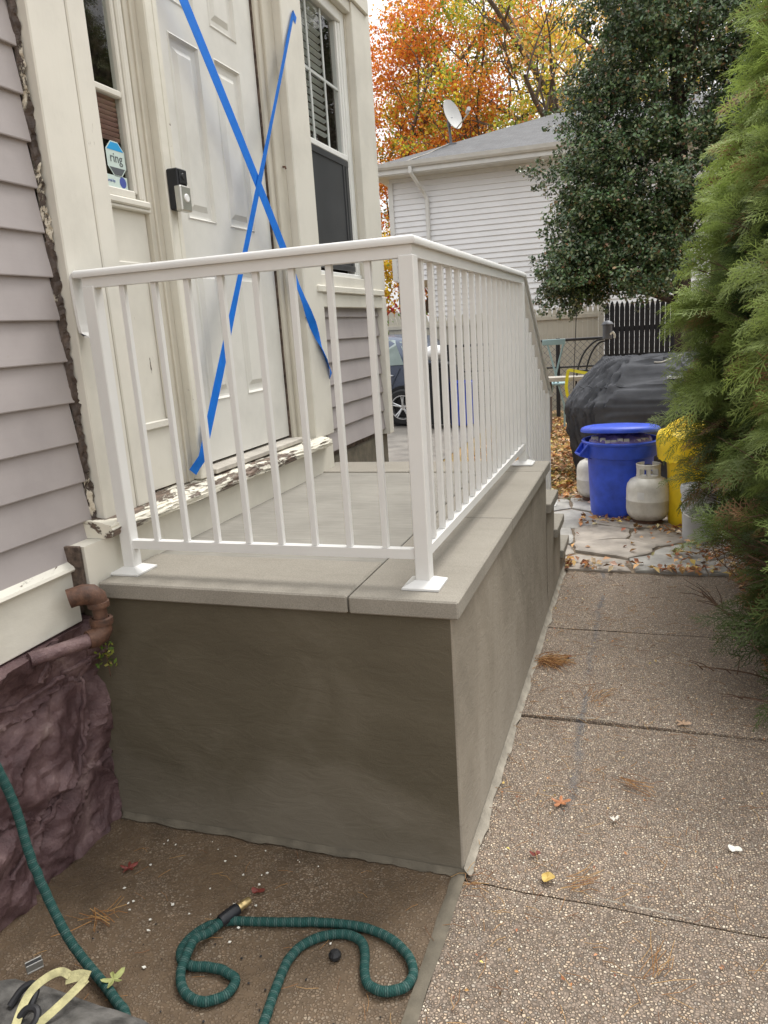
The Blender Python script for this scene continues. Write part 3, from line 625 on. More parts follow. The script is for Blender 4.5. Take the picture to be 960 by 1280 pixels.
obj('window_casing', MB().box(HX-.02, -1.148, 1.979, 2.7, 1.772, 1.8315, .003), MT['cream'], house)
m = MB(); m.box(HX-.02, -1.112, 1.90, 2.960, 1.735, 1.7715, .005); m.box(HX-.02, -1.128, 1.979, 2.95, 1.662, 1.7345, .003); obj('window_apron', m, MT['peel2'], house)
m = MB(); m.box(HX-.02, -1.110, 1.979, 2.972, 3.3315, 3.39, .006); m.box(HX-.02, -1.135, 1.979, 2.7155, 3.27, 3.331, .004); obj('window_head', m, MT['cream'], house)
m = MB(); m.box(-1.30, -1.128, 2.949, 3.032, .852, 1.7345, .004); m.box(-1.30, -1.1285, 2.9495, 3.031, 1.772, 5.6, .004); obj('corner_board', m, MT['cream'], house)
obj('foundation_wall', MB().box(-1.62, -1.176, 1.99, 3.03, -.03, .853, .01), MT['cement_low'], house)
obj('foundation_wall', MB().box(-7.38, -1.63, -3.0, 3.02, -.03, .70, .01), MT['cement_low'], house)
# -- purple rock-faced foundation: stones found by a warped nearest-seed rule, each its own mesh
FS = [(-.26, .40), (-.30, .66), (-.02, .66), (.06, .40), (-.72, .45), (-.75, .70), (-.16, .07), (-.55, .10), (.12, .09), (-1.15, .4), (-1.1, .05), (-1.6, .5), (-1.55, .1), (-2.1, .4), (-2.6, .3), (-2.0, .05)]
ny_, nz_ = 330, 80; Y0, Y1, ZA, ZB = -3.0, .16, -.03, .7155
cells = {}; ribs = []
def rock(y, z):
    wy = y+.05*nz(y*5, z*5, 2)+.02*nz(y*16, z*16, 5); wz = z+.05*nz(y*5, z*5, 8)+.02*nz(y*16, z*16, 7)
    d = sorted((math.hypot((wy-a)*.85, (wz-b)*1.15), i) for i, (a, b) in enumerate(FS))
    e = d[1][0]-d[0][0]; i = d[0][1]
    bul = min(1, e/.13); bul = bul*bul*(3-2*bul)
    rd = 1-abs(fbm(y*4+i*3.1, z*4, i*1.7, 4)); h = .012+.030*bul*(.7+.5*rd)+.0055*fbm(y*24, z*24, i, 5)
    plane = .05*(1 if i % 2 else -1)*(wz-FS[i][1])+.04*(wy-FS[i][0])*(1 if i % 3 else -1)
    q_ = fbm(y*3.4+z*1.6, z*4.2-y*1.5, i+9, 4)*3.2; fl_ = math.floor(q_); fr_ = q_-fl_; h += (plane+.017*(fl_+max(0, (fr_-.82)/.18)))*bul*.8
    rib = math.exp(-(e/.014)**2)*.020
    h += .026*min(1, max(0, (z-.60)/.11)); h = max(h, .006+.034*min(1, max(0, (z-.62)/.08)))
    return -1.195+h+rib, i, e
H_ = [[rock(Y0+(Y1-Y0)*a/ny_, ZA+(ZB-ZA)*b/nz_) for a in range(ny_+1)] for b in range(nz_+1)]
for b in range(nz_):
    for a in range(ny_):
        cells.setdefault(H_[b][a][1], []).append((a, b))
H_[nz_] = [(-1.20, r[1], r[2]) for r in H_[nz_]]       # the stones run back under the skirt board
for i, fl in cells.items():
    idx = {}; V = []; F = []
    def vi(a, b):
        if (a, b) not in idx: idx[(a, b)] = len(V); V.append((H_[b][a][0], Y0+(Y1-Y0)*a/ny_, ZA+(ZB-ZA)*b/nz_))
        return idx[(a, b)]
    for a, b in fl: F.append((vi(a, b), vi(a+1, b), vi(a+1, b+1), vi(a, b+1)))
    obj('foundation_stone', MB().add(V, F), MT['purple'], house, True)
# raised bead on the long joint between the big stones
for pts in ([(-.42, .60), (-.33, .565), (-.22, .572), (-.10, .585), (-.02, .60), (.02, .615)], [(-.055, .60), (-.085, .50), (-.10, .40), (-.12, .32), (-.17, .26), (-.26, .22), (-.36, .17), (-.5, .12)], [(-.20, .70), (-.23, .65), (-.26, .60)]):
    P = []
    for k in range(len(pts)-1):
        for s in range(8):
            f = s/8; y = pts[k][0]*(1-f)+pts[k+1][0]*f; z = pts[k][1]*(1-f)+pts[k+1][1]*f; P.append((rock(y, z)[0]+.002, y+.004*nz(y*40, z*40), z))
    obj('mortar_bead', MB().tube(P, [.0085+.003*nz(p[1]*30, p[2]*30) for p in P], 8), MT['purple'], house, True)

# ================================================================== PORCH
porch = thing('porch', 'raised stucco porch with cast stone coping and side steps below the white railing', 'porch', (-.55, 1.0, 0))
H, C, OV, PL = .7812, .8311, .0224, 2.0248
def sw(u, v): # right side wall with the step profile cut into the far end
    return None
fw = MB(); fw.grid(lambda u, v: (-1.19+1.184*u, .0015*nz(u*6, v*5)-.006*math.exp(-v*16), -.03+(H+.03)*v), 60, 40)
obj('front_wall', fw, MT['stucco_damp_shade'], porch, True)
rw = MB(); rw.grid(lambda u, v: (.0015*nz(u*9, v*5, 3)+.006*math.exp(-v*16)-.0005, u*(PL-.006)+.0045, -.03+(H+.03)*v), 80, 40)
rw.grid(lambda u, v: (-.006+(.0055+.006*math.exp(-v*16)+.0015*nz(0, v*5, 3))*math.sin(u*1.5708)+.0012*nz(v*30, 3)*math.sin(u*3.14), .0045-(.0045+.006*math.exp(-v*16)-.0015*nz(6, v*5))*math.cos(u*1.5708), -.03+(H+.03)*v), 6, 60)
rw.grid(lambda u, v: (-1.1*u, PL-.002, -.03+(H+.03)*v), 4, 4)
obj('side_wall', rw, MT['stucco'], porch, True)
obj('porch_core', MB().box(-1.15, -.012, .012, PL-.012, -.03, H-.004, .002), MT['stucco'], porch)
for z, ya, yb in ((.553, PL+.001, 2.36), (.336, 2.361, 2.68), (.118, 2.681, 2.985)):
    m = MB(); m.grid(lambda u, v: (.001+.0012*nz(u*5, v*5), ya+(yb-ya)*u, -.03+(z+.03)*v), 10, 10); m.box(-1.16, -.001, ya, yb-.002, -.03, z, .002); obj('step_riser', m, MT['stucco'], porch)
for z, ya, yb in ((.603, PL+.003, 2.385), (.386, 2.33, 2.70), (.168, 2.65, 3.005)):
    obj('step_tread', MB().box(-1.165, OV, ya, yb, z-.05, z, .004), MT['cast'], porch)
obj('porch_floor', MB().box(-1.15, -.29, .29, 1.738, C-.04, C-.006, .002), MT['broom'], porch)
def cope(x0, x1, y0, y1): obj('coping_stone', MB().box(x0, x1, y0, y1, H+.0005, C+random.uniform(-.001, .001), .0045), MT['cast'], porch)
cope(-1.1, -.2865, -OV, .2845); cope(-.2815, OV, -OV, .847); cope(-.2815, OV, .852, 1.739); cope(-1.15, -.65, 1.744, PL); cope(-.6455, OV, 1.744, PL)
# cement fillets at the foot of the stucco
m = MB(); m.grid(lambda u, v: ((.021+.012*nz(u*19, 2)+.007*nz(u*60, 5))*v+.003, -.01+2.95*u, .0035+.022*(1-v)**2+.002*nz(u*60, v*5)), 120, 6); obj('cement_fillet', m, MT['cement'], porch, True)
m = MB(); m.grid(lambda u, v: (-1.16+1.17*u, -.004-(.018+.012*nz(u*13, 4)+.005*nz(u*50, 3))*v, .003+.014*(1-v)**2+.002*nz(u*40, v*5)), 80, 5); obj('cement_fillet', m, MT['cement_low'], porch, True)

# ================================================================== RAILING
rail = thing('porch_railing', 'white metal railing with square balusters along the porch edge and down the side steps', 'railing', (-.0975, .097, C))
XR, YR, XL, YE, RT = -.0975, .097, -1.057, 1.925, C+.914
pw = .0205
def post(x, y, z0, z1): return obj('post', MB().box(x-pw, x+pw, y-pw, y+pw, z0, z1, .0025), MT['rail'], rail)
post(XL, YR, C+.004, RT-.045); post(XR, YR, C+.004, RT-.045); post(XR, YE, C+.004, RT-.045); post(XR, 2.90, .389, .389+.72)
def plate(x, y, z):
    a, b = .052, .0225
    V = [(x+s*a, y+t*a, z+h) for h in (.0006, .006) for s, t in ((-1, -1), (1, -1), (1, 1), (-1, 1))]+[(x+s*b, y+t*b, z+.020) for s, t in ((-1, -1), (1, -1), (1, 1), (-1, 1))]
    F = [(3, 2, 1, 0)]+[(r*4+k, r*4+(k+1) % 4, r*4+4+(k+1) % 4, r*4+4+k) for r in (0, 1) for k in range(4)]+[(8, 9, 10, 11)]
    return obj('base_plate', MB().add(V, F), MT['rail'], rail)
plate(XL, YR, C+.001); plate(XR, YR, C+.001); plate(XR, YE, C+.001); plate(XR, 2.9, .387)
slope = -.655
capP = [(-.027, -.020), (.027, -.020), (.0295, -.012), (.0265, -.004), (.019, .001), (-.019, .001), (-.0265, -.004), (-.0295, -.012)]
chnP = [(-.0165, -.050), (.0165, -.050), (.0165, -.0205), (-.0165, -.0205)]
YB = 2.97; zb = RT+slope*(YB-YE-.03)
obj('top_rail', MB().sweep(capP, [(XL-.040, YR, RT), (XR, YR, RT), (XR, YE+.03, RT), (XR, YB, zb)]), MT['rail'], rail, True)
obj('rail_channel', MB().sweep(chnP, [(XL-.018, YR, RT), (XR, YR, RT), (XR, YE+.03, RT), (XR, YB-.03, zb+.02)]), MT['rail'], rail)
BZ = C+.092
def brail(p, q): return obj('bottom_rail', MB().sweep([(-.013, -.0135), (.013, -.0135), (.013, .0135), (-.013, .0135)], [p, q]), MT['rail'], rail)
brail((XL+pw, YR, BZ), (XR-pw, YR, BZ)); brail((XR, YR+pw, BZ), (XR, YE-pw, BZ)); brail((XR, YE+pw, BZ-.02), (XR, 2.88, BZ-.02+slope*(2.88-YE-pw)))
b0 = obj('baluster', MB().box(-.0085, .0085, -.0085, .0085, 0, RT-.050-BZ-.0130, .0015), MT['rail'], None); b0.parent = rail
proto_done = False
def bal(x, y, z):
    global proto_done
    if not proto_done: proto_done = True; b0.location = Vector((x, y, z))-WL[rail.name]; WL[b0.name] = Vector((x, y, z)); return b0
    return inst(b0, rail, (x, y, z))
for i in range(1, 9): bal(XL+.1066*i, YR, BZ+.0133)
for i in range(1, 17): bal(XR, YR+.1075*i, BZ+.0133)
for i in range(1, 9):
    y = YE+.1065*i; o = bal(XR, y, BZ+slope*(y-YE)-.008)
# wall return: strap curling down against the corner board
pts = [(XL-.038, RT-.004), (XL-.047, RT-.008), (XL-.0525, RT-.018), (XL-.0535, RT-.05), (XL-.0520, RT-.10), (XL-.050, RT-.15), (XL-.047, RT-.172), (XL-.038, RT-.182), (XL-.020, RT-.183)]
poly = [(x-.0045, z) for x, z in pts]+[(x+.0045, z-.006*(i > 6)) for i, (x, z) in list(enumerate(pts))[::-1]]
obj('wall_bracket', MB().prism(poly, 1, YR-.022, YR+.022), MT['rail'], rail)
obj('set_screw', MB().lathe([(0, 0), (.005, 0), (.006, .004), (0, .006)], (XL+pw+.0005, YR+.0, C+.07), 8, 'x'), MT['rail'], rail)

# ================================================================== TAPE, DOORBELL
def ribbon(pts, w, th=.0012, wdir=None):
    """flat strip through 3-D points; wdir gives the width direction at each point"""
    P = [Vector(p) for p in pts]; V = []; F = []
    for i, p in enumerate(P):
        t = (P[min(i+1, len(P)-1)]-P[max(0, i-1)]).normalized(); wd = Vector(wdir[i] if wdir else (1, 0, 0)); s = (wd-t*wd.dot(t)).normalized(); n_ = t.cross(s)
        ww = w[i] if hasattr(w, '__len__') else w
        for a, b in ((-1, -1), (1, -1), (1, 1), (-1, 1)): V.append(p+s*ww*.5*a+n_*th*.5*b)
    for i in range(len(P)-1):
        for k in range(4): F.append((i*4+k, i*4+(k+1) % 4, i*4+4+(k+1) % 4, i*4+4+k))
    F += [(3, 2, 1, 0), tuple(len(P)*4-4+k for k in range(4))]
    return MB().add(V, F)
def lerp(a, b, t): return tuple(a[i]*(1-t)+b[i]*t for i in range(3))
A, B = (-1.128, .62, 3.07), (-1.113, 1.96, 1.345); n_ = 30; tp = []; wd = []; ww = []
for i in range(n_+1):
    t = i/n_; p = list(lerp(A, B, t)); p[0] += .012*math.sin(t*math.pi); tp.append(tuple(p))
    tw = max(0, (t-.70)/.3); a = tw*1.25*math.sin(tw*9)*.8
    wd.append((-math.sin(a)*.9, math.cos(a)*.79, math.cos(a)*.62)); ww.append(.060*(1-.36*tw))
tp += [(-1.1195, 1.985, 1.306), (-1.150, 2.004, 1.280)]; wd += [(0, .79, .62)]*2; ww += [.045, .045]
tag(obj('blue_tape', ribbon(tp, ww, .0012, wd), MT['tape'], None, True), 'wide blue masking tape running from above the door down to the right pilaster', 'tape', 'blue tape crossed over the door')
A, B = (-1.119, 1.862, 2.985), (-1.105, .63, 1.10); tp = []; wd = []; ww = []
tp += [(-1.121, 1.905, 2.972), (-1.1205, 1.875, 2.990)]; wd += [(0, .2, .98)]*2; ww += [.040, .044]
for i in range(n_+1):
    t = i/n_; p = list(lerp(A, B, t)); p[0] += .004*math.sin(t*math.pi)+.004; tp.append(tuple(p)); a = -min(1, (1-t)*1.15)**1.2*1.02
    wd.append((math.sin(a)*.22, .84, -.54)); ww.append(.026+.024*t+.004*math.sin(t*17))
tp += [(-1.118, .612, 1.072), (-1.128, .598, 1.052)]; wd += [(0, .84, -.54)]*2; ww += [.046, .05]
tag(obj('blue_tape', ribbon(tp, ww, .0012, wd), MT['tape'], None, True), 'narrow twisted blue tape from the top of the pilaster down to the door sill corner', 'tape', 'blue tape crossed over the door')
bell = thing('doorbell', 'black and silver video doorbell screwed to the post between sidelight and door', 'doorbell', (-1.126, .70, 2.05))
obj('housing', MB().box(-1.1255, -1.080, .658, .716, 1.982, 2.118, .004), MT['black'], bell)
obj('camera_face', MB().box(-1.0795, -1.076, .664, .710, 2.068, 2.114, .003), MT['black'], bell)
obj('faceplate', MB().box(-1.1000, -1.072, .655, .719, 1.976, 2.0610, .004), MT['silver'], bell)
obj('button', MB().lathe([(0, .004), (.012, .004), (.0135, .003), (.0145, 0)], (-1.0718, .688, 2.020), 20, 'x'), MT['white'], bell)
obj('lens', MB().lathe([(0, .003), (.009, .003), (.011, 0)], (-1.0758, .687, 2.092), 16, 'x'), MT['black_iron'], bell)

# ================================================================== PIPE, WEED
pipe = thing('rusty_pipe', 'rusty iron pipe with two elbows coming out of the purple stone foundation', 'pipe', (-1.10, -.10, .70))
def arc(c, r, a0, a1, n, f): return [f(c, r, a0+(a1-a0)*i/n) for i in range(n+1)]
px_, pz_ = -1.060, .690
P1 = [(-1.130, -.300, .700), (-1.10, -.24, .6985), (-1.075, -.175, .697), (px_, -.135, .696)]
obj('pipe_run', MB().tube(P1, [.021, .021, .021, .021], 16), MT['purple'], pipe, True)
E1 = [(px_-.006, -.140, .696), (px_+.004, -.120, .696), (px_+.010, -.104, .701), (px_+.012, -.094, .714), (px_+.012, -.092, .735)]
obj('elbow', MB().tube(E1, [.027, .030, .031, .031, .0275], 18), MT['rust'], pipe, True)
obj('elbow_collar', MB().lathe([(.026, 0), (.0335, .002), (.0345, .012), (.0335, .020), (.024, .022)], (px_+.012, -.092, .728), 20), MT['rust'], pipe, True)
obj('riser', MB().tube([(px_+.012, -.092, .745), (px_+.011, -.092, .79)], .021, 16), MT['rust'], pipe, True)
obj('elbow_collar', MB().lathe([(.022, 0), (.031, .002), (.032, .012), (.031, .018), (.024, .020)], (px_+.011, -.092, .782), 20), MT['rust'], pipe, True)
E2 = [(px_+.011, -.092, .796), (px_+.009, -.095, .812), (px_+.001, -.103, .824), (px_-.014, -.117, .829), (px_-.032, -.134, .827), (px_-.045, -.146, .824)]
obj('upper_elbow', MB().tube(E2, [.0285, .031, .032, .031, .0285, .0285], 18), MT['rust'], pipe, True)
# weed
wv = thing('weed', 'small yellow green weed growing in the gap beside the rusty pipe', 'weed', (-1.10, -.025, .60))
Cn = np.array([(-1.105+random.uniform(-.02, .03), -.045+random.uniform(-.02, .022), .66-random.uniform(0, .10)) for _ in range(46)])
V, F, c = leaves(Cn, .017, palette(46, [(.30, .34, .06), (.16, .25, .05), (.42, .40, .12)], [3, 2, 2]), np.array([.5, -.6, .3])); npmesh('leaves', V, F, MT['leaf'], wv, c)
st = MB(); st.tube([(-1.11, -.02, .52), (-1.10, -.035, .60), (-1.092, -.05, .66)], .0022, 5); obj('stem', st, MT['twig'], wv)

# ================================================================== HOSES
def catmull(P, m=14, closed=False):
    P = [Vector(p) for p in P]; out = []
    for i in range(len(P)-1):
        p0, p1, p2, p3 = P[max(0, i-1)], P[i], P[i+1], P[min(len(P)-1, i+2)]
        for s in range(m):
            t = s/m; out.append(.5*((2*p1)+(-p0+p2)*t+(2*p0-5*p1+4*p2-p3)*t*t+(-p0+3*p1-3*p2+p3)*t**3))
    out.append(P[-1]); return out
def hose_mesh(name, ctrl, r, parent):
    P = catmull(ctrl, 20); L = [0]
    for a, b in zip(P, P[1:]): L.append(L[-1]+(b-a).length)
    pitch = .0050; n = int(L[-1]/pitch*4); Q = []; k = 0
    for i in range(n+1):
        s = L[-1]*i/n
        while k < len(L)-2 and L[k+1] < s: k += 1
        f = (s-L[k])/max(1e-9, L[k+1]-L[k]); Q.append(P[k].lerp(P[k+1], f))
    rs = [r*(1+(.045, .0, -.055, .0)[i % 4]+.07*nz(i*.021, r*100)+.03*nz(i*.3, 7)) for i in range(n+1)]; Q = [q+Vector((.0016*nz(i*.05, 1), .0016*nz(i*.05, 5), 0)) for i, q in enumerate(Q)]; N = 14
    m = MB().tube(Q, rs, N, True); col = []
    for i in range(n+1):
        a = L[-1]*i/n; band = .5+.5*math.sin(a/.0222*2*math.pi)
        for q in range(N):
            g = (.019, .070, .060) if i % 4 != 2 else (.012, .040, .040)
            l = (.062, .115, .102) if (band > .62 and i % 4 in (0, 1)) else g
            w = 1+.25*math.sin(q*2*math.pi/N*7+i*.9); col.append(tuple(x*w for x in l))
    V = np.array(m.v); F4 = [f for f in m.f if len(f) == 4]; caps = [f for f in m.f if len(f) > 4]
    return npmesh(name, V, np.array(F4), MT['hose'], parent, np.array(col), True)
h1 = thing('garden_hose', 'teal green ribbed hose looping over the muddy concrete with a brass end', 'hose', (-.4, -.4, .0))
z = .0120
hc = [(-.575, -.352, .022), (-.590, -.400, .0215), (-.603, -.44, .034), (-.600, -.475, .036), (-.592, -.53, .018), (-.555, -.572, z), (-.500, -.585, z), (-.455, -.556, z), (-.450, -.512, z), (-.487, -.494, z), (-.535, -.492, z), (-.580, -.500, z), (-.618, -.490, z), (-.637, -.455, z), (-.632, -.412, z), (-.608, -.372, z), (-.565, -.345, z), (-.50, -.329, z), (-.425, -.312, z), (-.34, -.290, z), (-.257, -.277, z), (-.185, -.276, z), (-.120, -.295, z), (-.068, -.330, z), (-.040, -.375, z), (-.045, -.418, z), (-.085, -.445, z), (-.130, -.440, z), (-.155, -.405, z), (-.172, -.355, z), (-.197, -.318, z), (-.245, -.308, z), (-.300, -.330, z), (-.340, -.375, z), (-.352, -.43, z), (-.345, -.50, z), (-.330, -.59, z), (-.30, -.72, z), (-.26, -.95, z), (-.30, -1.3, z)]
hose_mesh('hose_tube', hc, .0116, h1)
T0 = Vector(hc[0]); dr = Vector((.38, .92, 0)).normalized()
g = MB(); seg = [T0-dr*.012+dr*.006*i for i in range(11)]; g.tube(seg, [.015, .0175, .0165, .0178, .0165, .0178, .0165, .0178, .0165, .0172, .015], 14); obj('rubber_grip', g, MT['black'], h1, True)
g = MB(); seg = [T0+dr*(.046+.006*i) for i in range(8)]; g.tube(seg, [.0105, .0125, .0112, .0112, .0125, .0110, .0108, .0095], 12); obj('brass_coupling', g, MT['brass'], h1, True)
h2 = thing('garden_hose', 'teal green ribbed hose hanging down across the purple stone to the grey canvas bag', 'hose', (-1.0, -.5, .0))
hc = [(-1.085, -.40, .70), (-1.080, -.30, .50), (-1.060, -.255, .335), (-1.045, -.285, .22), (-.985, -.375, .135), (-.905, -.475, .075), (-.815, -.570, .040), (-.735, -.635, .022), (-.675, -.685, .016), (-.62, -.75, .016)]
hc = [(-1.12, -.53, .66), (-1.085, -.505, .50), (-1.055, -.500, .38), (-1.015, -.520, .26), (-.965, -.535, .155), (-.900, -.558, .075), (-.835, -.578, .032), (-.765, -.606, .018), (-.700, -.640, .016), (-.64, -.68, .016), (-.54, -.82, .016)]
hose_mesh('hose_tube', hc, .0118, h2)

# ================================================================== BAG, STRAP, BUCKLE
bag = MB()
def bagf(u, v):
    a = 2*math.pi*u; r = min(1, v*1.0); k = .5
    x = math.copysign(abs(math.cos(a))**k, math.cos(a)); y = math.copysign(abs(math.sin(a))**k, math.sin(a))
    if v < .55: rr = .90+.10*math.sin(v/.55*math.pi/2); zz = v/.55*.085
    else: t = (v-.55)/.45; rr = 1-t**1.6; zz = .085+.045*math.sin(t*math.pi/2)
    X, Y = x*rr*.31, y*rr*.16; ca, sa = math.cos(.0), math.sin(.0)
    d = .018*fbm(X*9, Y*9, 2)+.008*fbm(X*30, Y*30, 5)
    return (-.755+X*ca-Y*sa, -.872+X*sa+Y*ca, max(.001, zz+d*(1 if v > .2 else .3)))
bag.grid(bagf, 72, 30); bagm = tag(obj('canvas_bag', bag, MT['canvas'], None, True), 'dusty grey canvas bag lying at the corner of the muddy concrete', 'bag')
strap = thing('webbing_strap', 'yellowed webbing strap in loose loops on top of the grey canvas bag', 'strap', (-.80, -.76, .13))
def loopstrap(ctrl, w, name='webbing', wd=(0, 1, .3)):
    P = catmull(ctrl, 10); T_ = [(P[min(i+1, len(P)-1)]-P[max(0, i-1)]).normalized() for i in range(len(P))]; ws_ = [t.cross(Vector((.9, -.7, 1.2)).normalized()).normalized()+Vector(wd).normalized()*.25 for t in T_]
    return obj(name, ribbon(P, w, .002, ws_), MT['strap'], strap, True)
loopstrap([(-.775, -.850, .135), (-.796, -.80, .143), (-.797, -.768, .152), (-.780, -.738, .160), (-.758, -.722, .163), (-.735, -.722, .158)], .018, wd=(.6, -.4, .6))
loopstrap([(-.742, -.728, .154), (-.715, -.716, .158), (-.692, -.712, .156)], .024, wd=(.25, -.9, .2))
loopstrap([(-.695, -.716, .155), (-.708, -.760, .147), (-.722, -.80, .14), (-.74, -.84, .132)], .017, wd=(.8, .1, .4))
loopstrap([(-.700, -.86, .132), (-.685, -.845, .140), (-.655, -.835, .143), (-.625, -.845, .138), (-.610, -.87, .128)], .016, wd=(.2, -.7, .7))
P = [(-.838, -.80, .125), (-.830, -.77, .142), (-.812, -.755, .148), (-.795, -.765, .142), (-.79, -.79, .128)]
obj('wire_hook', MB().tube(catmull(P, 6), .008, 8), MT['black_iron'], strap, True)
P = [(-.790, -.835, .125), (-.778, -.812, .145), (-.755, -.806, .148), (-.742, -.82, .140), (-.75, -.845, .125)]
obj('wire_hook', MB().tube(catmull(P, 6), .008, 8), MT['black_iron'], strap, True)
bk = thing('buckle', 'small grey metal buckle lying at the back edge of the canvas bag', 'buckle', (-.888, -.678, .095))
cs, sn = math.cos(R(55)), math.sin(R(55))
def bq(mb): mb.v = [(-.888+.62*(x*cs-y*sn), -.678+.62*(x*sn+y*cs), z_) for x, y, z_ in mb.v]; return mb
m = MB(); m.box(-.030, .030, -.014, .014, .095, .100, .002); m.box(-.030, .030, -.014, -.010, .1003, .118, .002); m.box(-.030, .030, .010, .014, .1003, .118, .002); obj('body', bq(m), MT['silver'], bk)
obj('roller', bq(MB().tube([(-.026, 0, .111), (.026, 0, .111)], .006, 10)), MT['black_iron'], bk)
for o in (bk,): pass

# ================================================================== YARD THINGS
def brute(cx, cy, mat, label, name='recycling_bin', rb=.215, rt=.262, h=.62, hd=True):
    t = thing(name, label, 'bin', (cx, cy, 0))
    b = MB(); b.lathe([(0, .0), (rb-.01, 0), (rb, .01), (rb+.008, .05), (rt-.016, h-.13), (rt-.012, h-.128), (rt+.010, h-.122), (rt+.014, h-.115), (rt+.016, h-.03), (rt+.026, h-.022), (rt+.030, h-.008), (rt+.024, h), (rt+.008, h), (rt-.004, h-.02), (rb, .12), (0, .10)], (cx, cy, 0), 48)
    obj('body', b, mat, t, True); return t
bb = brute(.30, 4.25, MT['blue'], 'round blue plastic bin with its lid propped on top beside the propane tank', h=.60)
for ang in (200, 20):
    a = R(ang); ca, sa = math.cos(a), math.sin(a); r0 = .265; V = []; w = .075
    def hp(rad, side, zz): return (.30+ca*rad-sa*side, 4.25+sa*rad+ca*side, zz)
    m = MB(); m.tube([hp(r0, -w, .585), hp(r0+.065, -w*.8, .50), hp(r0+.065, w*.8, .50), hp(r0, w, .585)], .011, 8); m.tube([hp(r0-.02, -w*.8, .47), hp(r0+.065, -w*.78, .498), hp(r0+.065, w*.78, .498), hp(r0-.02, w*.8, .47)], .009, 8)
    V = [hp(r0, -w, .585), hp(r0+.065, -w*.8, .50), hp(r0-.02, -w*.8, .47), hp(r0, w, .585), hp(r0+.065, w*.8, .50), hp(r0-.02, w*.8, .47)]; m.add(V, [(0, 1, 2), (3, 5, 4), (1, 4, 5, 2)])
    obj('handle', m, MT['blue2'], bb)
lid = MB(); Lt = Matrix.Rotation(R(-5), 3, 'X')
prof = [(0, .058), (.10, .060), (.22, .052), (.262, .044), (.288, .032), (.297, .016), (.295, .0), (.285, .002), (.282, .018), (.20, .04), (0, .05)]
lm = MB().lathe(prof, (0, 0, 0), 48); lm.v = [tuple(Vector((.295, 4.27, .652))+Lt @ Vector(v)) for v in lm.v]
obj('lid', lm, MT['blue'], bb, True)
obj('lid_knob', MB().box(.25, .34, 4.24, 4.29, .695, .712, .006), MT['blue2'], bb)
rub = thing('rubbish', 'crumpled lavender bags and scraps bulging under the blue bin lid', 'rubbish', (.30, 4.2, .58))
m = MB(); m.grid(lambda u, v: (.30+.235*math.cos(u*2*math.pi)*math.sin(v*math.pi/2+.001), 4.25+.235*math.sin(u*2*math.pi)*math.sin(v*math.pi/2+.001), .585+.055*math.cos(v*math.pi/2)+.03*nz(math.cos(u*6.283)*v*5, math.sin(u*6.283)*v*5)), 48, 10)
obj('bag_film', m, MT['lavender'], rub, True)
m = MB()
for k in range(14): a = R(180+k*13); m.box(.30+.2*math.cos(a)-.02, .30+.2*math.cos(a)+.02, 4.25+.2*math.sin(a)-.015, 4.25+.2*math.sin(a)+.015, .585, .60+random.uniform(.005, .03), .004)
obj('scraps', m, MT['paper'], rub)
def tank(cx, cy, label, rz=0):
    t = thing('propane_tank', label, 'propane tank', (cx, cy, 0), 'white propane tanks by the blue bin'); c = (cx, cy, 0)
    obj('cylinder', MB().lathe([(0, .032), (.09, .036), (.125, .052), (.147, .085), (.154, .12), (.154, .186), (.1555, .188), (.1555, .194), (.154, .196), (.154, .27), (.148, .305), (.128, .335), (.095, .353), (.05, .362), (0, .364)], c, 40), MT['tank'], t, True)
    obj('foot_ring', MB().lathe([(.105, .05), (.108, .0), (.104, .0), (.100, .05)], c, 32), MT['rust'], t, True)
    col = MB(); n = 40
    def cf(u, v, r):
        a = R(-250)+R(320)*u+rz; return (cx+r*math.cos(a), cy+r*math.sin(a), .345+.105*v)
    def hole(u, v): return (.2 < v < .75) and any(abs(u-k) < .065 for k in (.20, .42, .60, .82))
    for i in range(64):
        for j in range(8):
            if hole((i+.5)/64, (j+.5)/8): continue
            for r in (.082, .086): col.add([cf(i/64, j/8, r), cf((i+1)/64, j/8, r), cf((i+1)/64, (j+1)/8, r), cf(i/64, (j+1)/8, r)], [(0, 1, 2, 3)])
    obj('collar', col, MT['tank'], t)
    obj('collar_rim', MB().tube([cf(k/40, 1.0, .084) for k in range(41)], .005, 6), MT['tank'], t, True)
    v_ = MB(); v_.lathe([(0, .36), (.016, .36), (.016, .40), (.022, .402), (.022, .425), (0, .427)], c, 14); v_.tube([(cx, cy, .395), (cx+.02, cy-.045, .395)], .012, 10); obj('valve', v_, MT['silver'], t, True)
    obj('valve_knob', MB().lathe([(0, .427), (.024, .428), (.026, .445), (0, .447)], c, 14), MT['black'], t, True)
    a0 = R(-118)+rz; m = MB(); m.grid(lambda u, v: (cx+.1562*math.cos(a0+.32*u), cy+.1562*math.sin(a0+.32*u), .212+.055*v), 8, 1); obj('paper_label', m, MT['white'], t)
    return t
tank(.505, 3.97, 'dusty white propane tank standing in front of the blue bin')
tank(.085, 4.72, 'white propane tank half hidden behind the blue bin', R(40))
yb = brute(.85, 3.98, MT['yellow'], 'tall yellow bin draped with a yellow bag beside the propane tank', 'yellow_bin', .20, .235, .66)
m = MB()
def yc(u, v):
    a = u*2*math.pi; r = .0+.285*min(1, v*1.5); zz = .80-.10*v*v-(0 if v < .66 else (v-.66)*.22)
    rr = r+.026*nz(math.cos(a)*6, math.sin(a)*4, v*3); return (.85+rr*math.cos(a), 3.98+rr*math.sin(a), zz-.13*(0.5+.5*math.cos(a-R(200)))*v+.04*fbm(math.cos(a)*v*8, math.sin(a)*v*8, 1))
m.grid(yc, 64, 18); obj('bag', m, MT['yellow'], yb, True)
